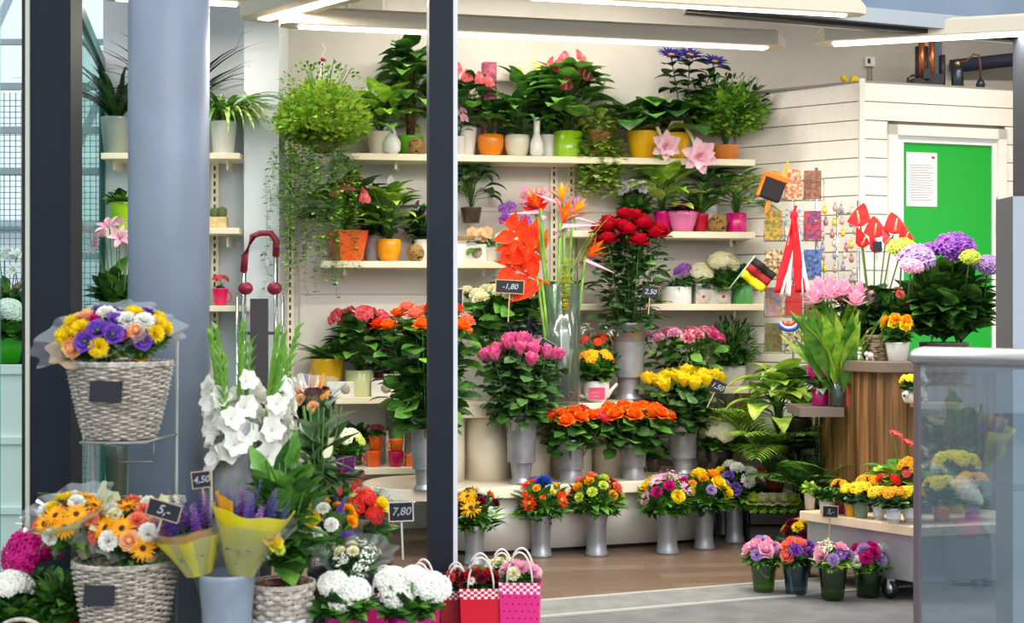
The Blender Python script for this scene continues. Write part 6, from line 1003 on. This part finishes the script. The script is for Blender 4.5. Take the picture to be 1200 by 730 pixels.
# gladioli
D = 5.45; s = S(D); vase('tall grey vase behind the zinc bucket holding the gladioli', 278, D, 0, 'taper', 60, 330)
q = random.Random(5); gb = V(X(283, D), D, .55)
for i, (px, py) in enumerate([(238, 395), (252, 388), (268, 400), (284, 392), (300, 384), (316, 390), (262, 412), (296, 404), (334, 398), (352, 388), (325, 412), (276, 420), (345, 420)]):
    t = thing('white_gladiolus', 'white gladiolus spear in the tall bunch right of the pillar', 'flower', gb+V(q.uniform(-.04, .04), q.uniform(-.04, .04), 0), 0, 'white gladioli'); tp = V((px-283)*s*1.0, q.uniform(-.1, .12), Zp(py, D)-gb.z); Ln = tp.length; t.rotation_mode = 'QUATERNION'; t.rotation_quaternion = qz(tp) @ Quaternion((0, 0, 1), q.uniform(-.6, .6))
    b = MB(); b.tube([(0, 0, 0), (0, 0, Ln*.7), (.0, 0, Ln)], .006, 6, 0, .003); obj('stem', b.mesh('stem', GLB), t); b = MB()
    for k in range(13): h = Ln-.01-k*.022; sd = 1 if k % 2 else -1; b.leaf((0, 0, h), (sd*.35, -.1, 1), .055+.002*k, .022, .2, 'lance', .8, 4)
    obj('buds', b.mesh('buds', GLB), t); b = MB()
    for k in range(3): b.leaf((0, 0, .02*k), (.12*(k-1), .06, 1), Ln*.62, .028, .12, 'strap', .5, 6)
    obj('leaves', b.mesh('leaves', GLB), t)
    for k in range(5): sd = 1 if k % 2 else -1; put_bloom('glad', 'white', t, V(sd*.03, -.03, Ln-.2-k*.05), V(sd*.7, -.8, .45), .05+.004*k)
# climbing plant in banded basket
D = 5.15; s = S(D); wz = Zp(685, D)-.24
t = wicker('wicker_basket', 'banded grey and white wicker pot basket right of the zinc bucket', X(330, D), D, wz, 37*s, .24, WK, .84, 13, 20, 'basket', band=(.3, .55)); t2 = thing('crate', 'dark crate under the banded wicker basket', 'crate', (X(330, D), D, 0)); b = MB(); b.box(-.14, .14, -.12, .12, 0, wz-.002); bevel(obj('box', b.mesh('box', mat('crate_dark', (58, 54, 52), .7), False), t2))
plant('tall climbing plant with glossy leaves in the banded wicker basket', 332, D, wz+.1, 'plastic', 58, 48, (130, 60, 52), lambda s: f_bush(52*s, 172*s, 100, 40*s, 25*s, 'spade', zc=.42, low=0, seed=4, fill=.3, stems=14), 'm', name='climbing_plant')
t = plant('arching lily foliage leaning right above the mixed bouquets', 374, D+.3, 0, 'taper', 46, 120, (70, 70, 70), lambda s: f_bush(40*s, 170*s, 44, 48*s, 15*s, 'lance', zc=.45, low=0, seed=9, fill=.3, stems=12), 'g', [('spath', 'cream', 3, 24, 100, 12)], name='lily_plant', fdz=95)
# mixed bouquets behind
D = 5.5; s = S(D)
def tub(lb, px, D, w_, py, c): zt = Zp(py, D); vase(lb, px, D, 0, 'taper', w_, zt*F/D, potm(c, .5), 'plastic_bucket', 'bucket')
tub('dark bucket under the orange and yellow mixed bouquet', 385, D, 50, 668, (50, 50, 56)); tub('dark bucket under the red cellophane bouquet', 436, 5.9, 50, 655, (56, 50, 50))
wrapped('mixed bouquet of yellow rose, orange blooms and purple spikes at the climbing plant', 385, 645, D, 40, 60, [('rose', 'yellow', 3, 11), ('mum', 'amber', 5, 9), ('carn', 'white', 4, 9), ('spike', 'purple', 4, 13), ('lisi', 'white', 2, 11)], [(CELLO, 46, 30, 0, 2*PI)], .25, -.05, 'm')
wrapped('cellophane bouquet of scarlet flowers with a yellow rose behind the white hydrangea', 428, 625, 5.9, 34, 50, [('kalflat', 'scarlet', 6, 11), ('rose', 'yellow', 2, 10), ('kal', 'orred', 3, 9), ('sprig', 'cream', 3, 14)], [(CELLO, 52, 40, 0, 2*PI)], .2, .1, 'd')
wrapped('bouquet with bicoloured red and yellow blooms behind the larkspur', 300, 600, 5.6, 26, 40, [('kal', 'amber', 3, 9), ('carn', 'burg', 4, 8), ('mum', 'yellow', 2, 8)], [(CELLO, 30, 20, 0, 2*PI)], .2, -.3, 'm'); tub('slim bucket behind the larkspur bouquets', 302, 5.62, 34, 628, (70, 74, 80))
wrapped('orange strelitzia tinted bunch rising right of the climbing plant', 395, 600, 5.7, 22, 44, [('spike', 'orred', 3, 12), ('spike', 'coral', 3, 11)], [], .1, .1, 'm'); tub('narrow bucket of the orange spikes', 396, 5.75, 30, 630, (64, 64, 70))
wrapped('low cellophane bunch of white baby flowers in front of the pink gift bags', 415, 668, 5.35, 28, 28, [('sprig', 'white', 7, 13), ('carn', 'cream', 3, 8)], [(CELLO, 50, 24, 0, 2*PI)], .3, .0, 'g')
tub('small bucket under the baby flower bunch', 415, 5.36, 30, 690, (80, 60, 80))
# hydrangeas in magenta pots
for px, D, w_, pk, lb, heads in ((402, 5.15, 42, 'taper', 'white hydrangea in a magenta pot, left of the pair at the bottom', [(-12, 38, 19), (12, 30, 21), (2, 18, 18)]), (480, 5.2, 50, 'flute', 'white hydrangea in a purple fluted pot, right of the pair at the bottom', [(-22, 42, 20), (-14, 26, 20), (26, 34, 23), (4, 46, 16)])):
    s = S(D); zt = Zp(720, D); t = plant(lb, px, D, zt-46*s, pk, w_, 46, (196, 16, 134), B(40, 26, 130, 28, 17, 'spade'), 'd', [], name='hydrangea', rz=0, fdz=4); st = MB()
    for hx, hz, r_ in heads: put_bloom('mophead', 'white', t, V(hx*s, -.06+.002*hz, 42*s+hz*s), (.1*hx/20, -.5, .9), r_*s); st.tube([(0, 0, 40*s), (hx*s, -.04, 40*s+hz*s)], .005, 5)
    obj('flower_stems', st.mesh('flower_stems', STEM), t); c_ = thing('crate', lb.split(' in ')[0].replace('white hydrangea', 'dark low crate under the white hydrangea')+(' in the magenta pot' if px < 450 else ' in the purple pot'), 'crate', (X(px, D), D, 0)); b = MB(); b.box(-.12, .12, -.1, .1, 0, zt-46*s-.002); bevel(obj('box', b.mesh('box', mat('crate_dark', (0, 0, 0)), False), c_))
# gift bags
def bag(lb, px, D, w_, pytop, c, c2, flo, rz=0, fl='m', pol=None, z0=0):
    s = D/F; h = Zp(pytop, D)-z0; W = w_*s; t = thing('gift_bag', lb, 'bag', (X(px, D), D, z0), rz); m_ = mat('bag_%d_%d_%d' % c, c, .3, .5); d = W*.32
    b = MB(); r0 = [(-W*.36, -d*.8, 0), (W*.36, -d*.8, 0), (W*.36, d*.8, 0), (-W*.36, d*.8, 0)]; r1 = [(-W*.5, -d, h), (W*.5, -d, h), (W*.5, d, h), (-W*.5, d, h)]; b.grid([r0, r1], True); b.face((3, 2, 1, 0)); b.grid([r1, [(x*.97, y*.97, h-.002) for x, y, _ in r1], [(x*.9, y*.9, h*.3) for x, y, _ in r1]], True); obj('sack', b.mesh('sack', m_, False), t)
    k = W*.36/(W*.5); b = MB(); nx, nz = 12, 4; bz = h*.16
    for i in range(nx):
        for j in range(nz):
            if (i+j) % 2: continue
            def pt(u, v): zz = h-bz*v; q = k+(1-k)*zz/h; return (-W*.5*q+W*q*u, -d*(.8+.2*zz/h)-.0015, zz)
            o_ = len(b.v); b.v += [pt(i/nx, j/nz), pt((i+1)/nx, j/nz), pt((i+1)/nx, (j+1)/nz), pt(i/nx, (j+1)/nz)]; b.face((o_, o_+1, o_+2, o_+3))
    obj('gingham_band', b.mesh('gingham_band', mat('gingham_white', (244, 226, 232), .5), False), t)
    if pol:
        b = MB()
        for j in range(9):
            for i in range(6):
                zz = h*.8-j*h*.1; q = k+(1-k)*zz/h; xx = (-.42+.165*i+(.08 if j % 2 else 0))*W*q; b.lathe([(.0045, 0), (.001, .001)], 8, 0, (xx, 0, 0)) if 0 else b.box(xx-.003, xx+.003, -d*(.8+.2*zz/h)-.002, -d*(.8+.2*zz/h)-.001, zz-.003, zz+.003)
        obj('dots', b.mesh('dots', mat('dot_dark', pol, .6), False), t)
    for y in (-d, d): b = MB(); b.tube([(W*.3*math.cos(a), y*.98, h+W*.72*math.sin(a)) for a in [j*PI/14 for j in range(15)]], .005, 6); obj('handle', b.mesh('handle', mat('handle_white', (226, 216, 210), .5)), t)
    f = thing('bouquet', lb.replace('gift bag', 'bouquet standing in the gift bag') if 0 else flo[0], 'bouquet', (X(px, D), D, z0+h*.9), rz); obj('foliage', f_bush(W*.5, 30*s, 120, 12*s, 6*s, 'lance', low=-.1, ry=d, seed=px).mesh('foliage', [*LM[fl], STEM]), f)
    n = sum(m[2] for m in flo[1]); items = [m for m in flo[1] for _ in range(m[2])]
    for p, m in zip(fib(n, .1), items): put_bloom(m[0], m[1], f, V(p.x*W*.42, p.y*d*.9, 28*s*(.5+.4*p.z)), V(p.x, p.y-.3, p.z+.3), m[3]*s)
bag('red gift bag with a white gingham band beside the door post', 563, 6.3, 50, 687, (214, 24, 52), None, ('bouquet of small red roses standing in the red gift bag', [('rose', 'red', 9, 7), ('carn', 'burg', 5, 7), ('daisy', 'white', 2, 5)]), .05, 'd')
bag('hot pink gift bag with dark dots and a gingham band', 610, 6.28, 49, 680, (232, 50, 140), None, ('bouquet of pale pink carnations standing in the hot pink gift bag', [('mum', 'palepink', 6, 10), ('carn', 'cream', 3, 9)]), -.08, 'm', (110, 20, 80))
bag('darker red gift bag squeezed behind the door post', 535, 6.42, 40, 690, (160, 16, 40), None, ('small red bouquet in the darker gift bag behind the post', [('carn', 'coral', 5, 7), ('rose', 'red', 3, 6)]), .1, 'd')
bag('magenta gift bag standing behind the red and pink ones', 588, 6.62, 42, 676, (176, 14, 90), None, ('white and green bouquet in the magenta gift bag at the back', [('rose', 'cream', 3, 8), ('sprig', 'white', 3, 9)]), .0, 'm', (90, 10, 60))
bag('magenta gift bag behind the purple hydrangea pot, left one', 450, 5.85, 44, 692, (196, 24, 110), None, ('pale pink carnation bouquet in the left magenta gift bag', [('carn', 'palepink', 7, 10), ('mum', 'lilac', 2, 7)]), .1, 'm')
bag('magenta gift bag behind the purple hydrangea pot, right one', 494, 5.9, 42, 688, (200, 30, 116), None, ('pink bouquet with a coral tip in the right magenta gift bag', [('carn', 'palepink', 5, 9), ('carn', 'pink', 3, 8), ('rose', 'coral', 2, 6)]), -.1, 'm')
sign('slate price sign on a white stick left of the door post', 470, 599.5, 5.75, 27, 21, '7,80', -.04, 46, frame=mat('frame_pale', (206, 200, 194), .6))
# plants between
D = 8.3; t = thing('plant_stool', 'small stool carrying the cream kalanchoe left of the mugs', 'stool', (X(405, D), D, 0)); b = MB(); zt = Zp(552, D); b.lathe([(.1, zt-.03), (.11, zt-.02), (.11, zt)], 20, cap1=True); obj('seat', b.mesh('seat', BLACK), t)
for a in (0.5, 2.6, 4.7): b = MB(); b.tube([(.09*math.cos(a), .09*math.sin(a), 0), (.07*math.cos(a), .07*math.sin(a), zt-.02)], .01, 6); obj('leg', b.mesh('leg', BLACK), t)
plant('cream and lime kalanchoe in a purple pot on the small stool', 405, D, zt, 'taper', 26, 20, (128, 26, 150), B(28, 16, 110, 12, 9), 'd', [('kal', 'cream', 5, 16, 26, 10), ('kal', 'lime', 3, 22, 20, 8)], name='kalanchoe')
D = 7.6; t = thing('plant_stand', 'slim dark stand behind the climbing plant with the wrapped yellow bouquet', 'plant stand', (X(365, D), D, 0)); zt = Zp(520, D); b = MB(); b.lathe([(.15, 0), (.15, .02), (.02, .03), (.02, zt-.03), (.12, zt-.02), (.12, zt)], 16, cap1=True); obj('stand', b.mesh('stand', BLACK), t)
vase('dark vase on the slim stand behind the gladioli', 365, D, zt, 'taper', 34, 26, potm((36, 34, 40)))
wrapped('yellow and dark bouquet in shiny cellophane behind the gladioli', 366, 490, D, 24, 38, [('spike', 'amber', 4, 10), ('mum', 'burg', 4, 8), ('carn', 'peach', 3, 8)], [(CELLO, 34, 44, 0, 2*PI), (mat('paper_black', (30, 28, 34), .5), 24, 14, 0, 2.4)], .2, .1, 'k')
# white stepped stand left outside
t = thing('stepped_stand', 'white stepped plant stand seen through the far left window', 'plant stand', (X(8, 7.2), 7.2, 0)); s = S(7.2); b = MB(); zt = Zp(427, 7.2)
b.box(-.4, 30*s, 0, .5, 0, zt); b.box(-.42, 32*s, -.02, .52, zt-.05, zt); b.box(-.42, 32*s, -.02, .02, Zp(516, 7.2)-.02, Zp(516, 7.2)+.02); b.box(-.42, 32*s, -.02, .02, Zp(598, 7.2)-.02, Zp(598, 7.2)+.02); bevel(obj('box', b.mesh('box', WHITE, False), t))
plant('white hydrangea in a lime pot on the white stepped stand', 8, 7.35, zt, 'taper', 38, 30, (70, 180, 40), B(32, 26, 100, 18, 11), 'd', [('mophead', 'white', 2, 10, 36, 17)], name='hydrangea')
plant('pink lilies in a dark green pot on the white stepped stand', 32, 7.5, zt, 'taper', 28, 32, (40, 140, 60), B(24, 50, 100, 20, 8), 'd', [('lily', 'palepink', 4, 14, 62, 11), ('lily', 'white', 3, 18, 84, 12)], name='lily_plant')
plant('white lilies at the back of the white stepped stand', 8, 7.55, zt, 'taper', 30, 34, (60, 150, 60), B(30, 70, 100, 22, 8), 'd', [('lily', 'white', 6, 24, 96, 13)], name='lily_plant')
# parked car on the street to the left, mirrored in the case glass
t = thing('parked_car', 'silver hatchback parked on the street, mirrored in the glass case', 'car', (-9.5, 3.2, 0), R(78)); prof = [(-2.0, .35), (-2.02, .75), (-1.85, .95), (-.95, 1.02), (-.25, 1.42), (.9, 1.46), (1.75, 1.05), (2.0, .9), (2.0, .35)]
b = MB(); rows = []
for y, k in ((-.82, .93), (-.86, 1), (-.7, 1.0), (.7, 1.0), (.86, 1), (.82, .93)): rows.append([(x*(k if abs(y) > .8 else 1), y*(1 if z < 1.05 else .8), z) for x, z in prof])
b.grid(rows, False); b.v += []; n = len(prof); b.face(tuple(range(n))[::-1]); b.face(tuple(5*n+i for i in range(n))); obj('body', b.mesh('body', mat('car_silver', (176, 186, 198), .25, .5, .5), False), t)
for sy in (-1, 1):
    b = MB(); b.prism([(-.8, 0), (-.2, 0), (.75, 0), (1.45, 0)], 0, 0) if 0 else None; b.v += [(-.8, sy*.80, 1.06), (-.22, sy*.72, 1.36), (.85, sy*.72, 1.38), (1.4, sy*.8, 1.08)]; b.face((0, 1, 2, 3) if sy > 0 else (3, 2, 1, 0)); o = obj('side_window', b.mesh('side_window', mat('car_glass', (30, 50, 56), .08, .6), False), t); o.modifiers.new('s', 'SOLIDIFY').thickness = .02
    for xx in (-1.25, 1.3): b = MB(); b.lathe([(.16, -.1), (.3, -.1), (.32, -.06), (.32, .06), (.3, .1), (.16, .1)], 28, cap1=True); obj('wheel', b.mesh('wheel', BLACK), t, (xx, sy*.8, .32), (PI/2, 0, 0))
# keep foliage in front of the walls it grows against
bpy.context.view_layer.update()
def wally(x):
    w_ = bw(x)-.02
    if x < -1.76: w_ = min(w_, 9.58)
    elif x < -1.53: w_ = min(w_, 9.32)
    if x > 1.58: w_ = min(w_, CY-.75*(x-CX)-.04 if x < CX else CY+.315*(x-CX)-.03)
    return w_
for o in list(bpy.data.objects):
    if o.type != 'MESH' or o.get('kind') or not o.parent or o.parent.get('kind') or o.parent.location.y < 8 or o.data.users > 1 or o.name.split('.')[0] not in ('foliage', 'trailing_stems', 'upright_sprigs', 'blades', 'flower_stems', 'leaves', 'stem'): continue
    mw = o.matrix_world; inv = mw.inverted(); ch = False
    for v in o.data.vertices:
        p = mw @ v.co; y = wally(p.x)
        if p.y > y: p.y = y-.35*min(.2, p.y-y); v.co = inv @ p; ch = True
for o in list(bpy.data.objects):
    if o.name.split('.')[0] in NAMES.values() and o.parent and o.parent.location.y > 8:
        p = o.matrix_world.translation; y = wally(p.x)-.05
        if p.y > y: o.location = o.location+o.parent.matrix_world.to_3x3().inverted() @ V(0, y-p.y, 0)
# ================================================================ camera, sky
cam = bpy.data.cameras.new('camera'); co = bpy.data.objects.new('camera', cam); COL.objects.link(co); co.location = (0, 0, CH); co.rotation_euler = (PI/2, 0, 0); cam.lens = 50; cam.sensor_width = 36
cam.dof.use_dof = True; cam.dof.focus_distance = 7.8; cam.dof.aperture_fstop = 3.0
sc = bpy.context.scene; sc.camera = co; sc.render.resolution_x = 1200; sc.render.resolution_y = 730
w = bpy.data.worlds.new('sky'); sc.world = w; w.use_nodes = True; bg = w.node_tree.nodes['Background']; bg.inputs[0].default_value = (.90, .96, 1, 1); bg.inputs[1].default_value = 1.2
sn = bpy.data.lights.new('overcast_sun', 'SUN'); sn.energy = 2.0; sn.color = (1, .98, .95); sn.angle = R(50); so = bpy.data.objects.new('overcast_sun', sn); COL.objects.link(so); so.rotation_euler = (R(60), 0, R(26))
sc.view_settings.view_transform = 'Standard'; sc.view_settings.look = 'None'; sc.view_settings.exposure = 0; sc.view_settings.gamma = 1; sc.view_settings.use_curve_mapping = False
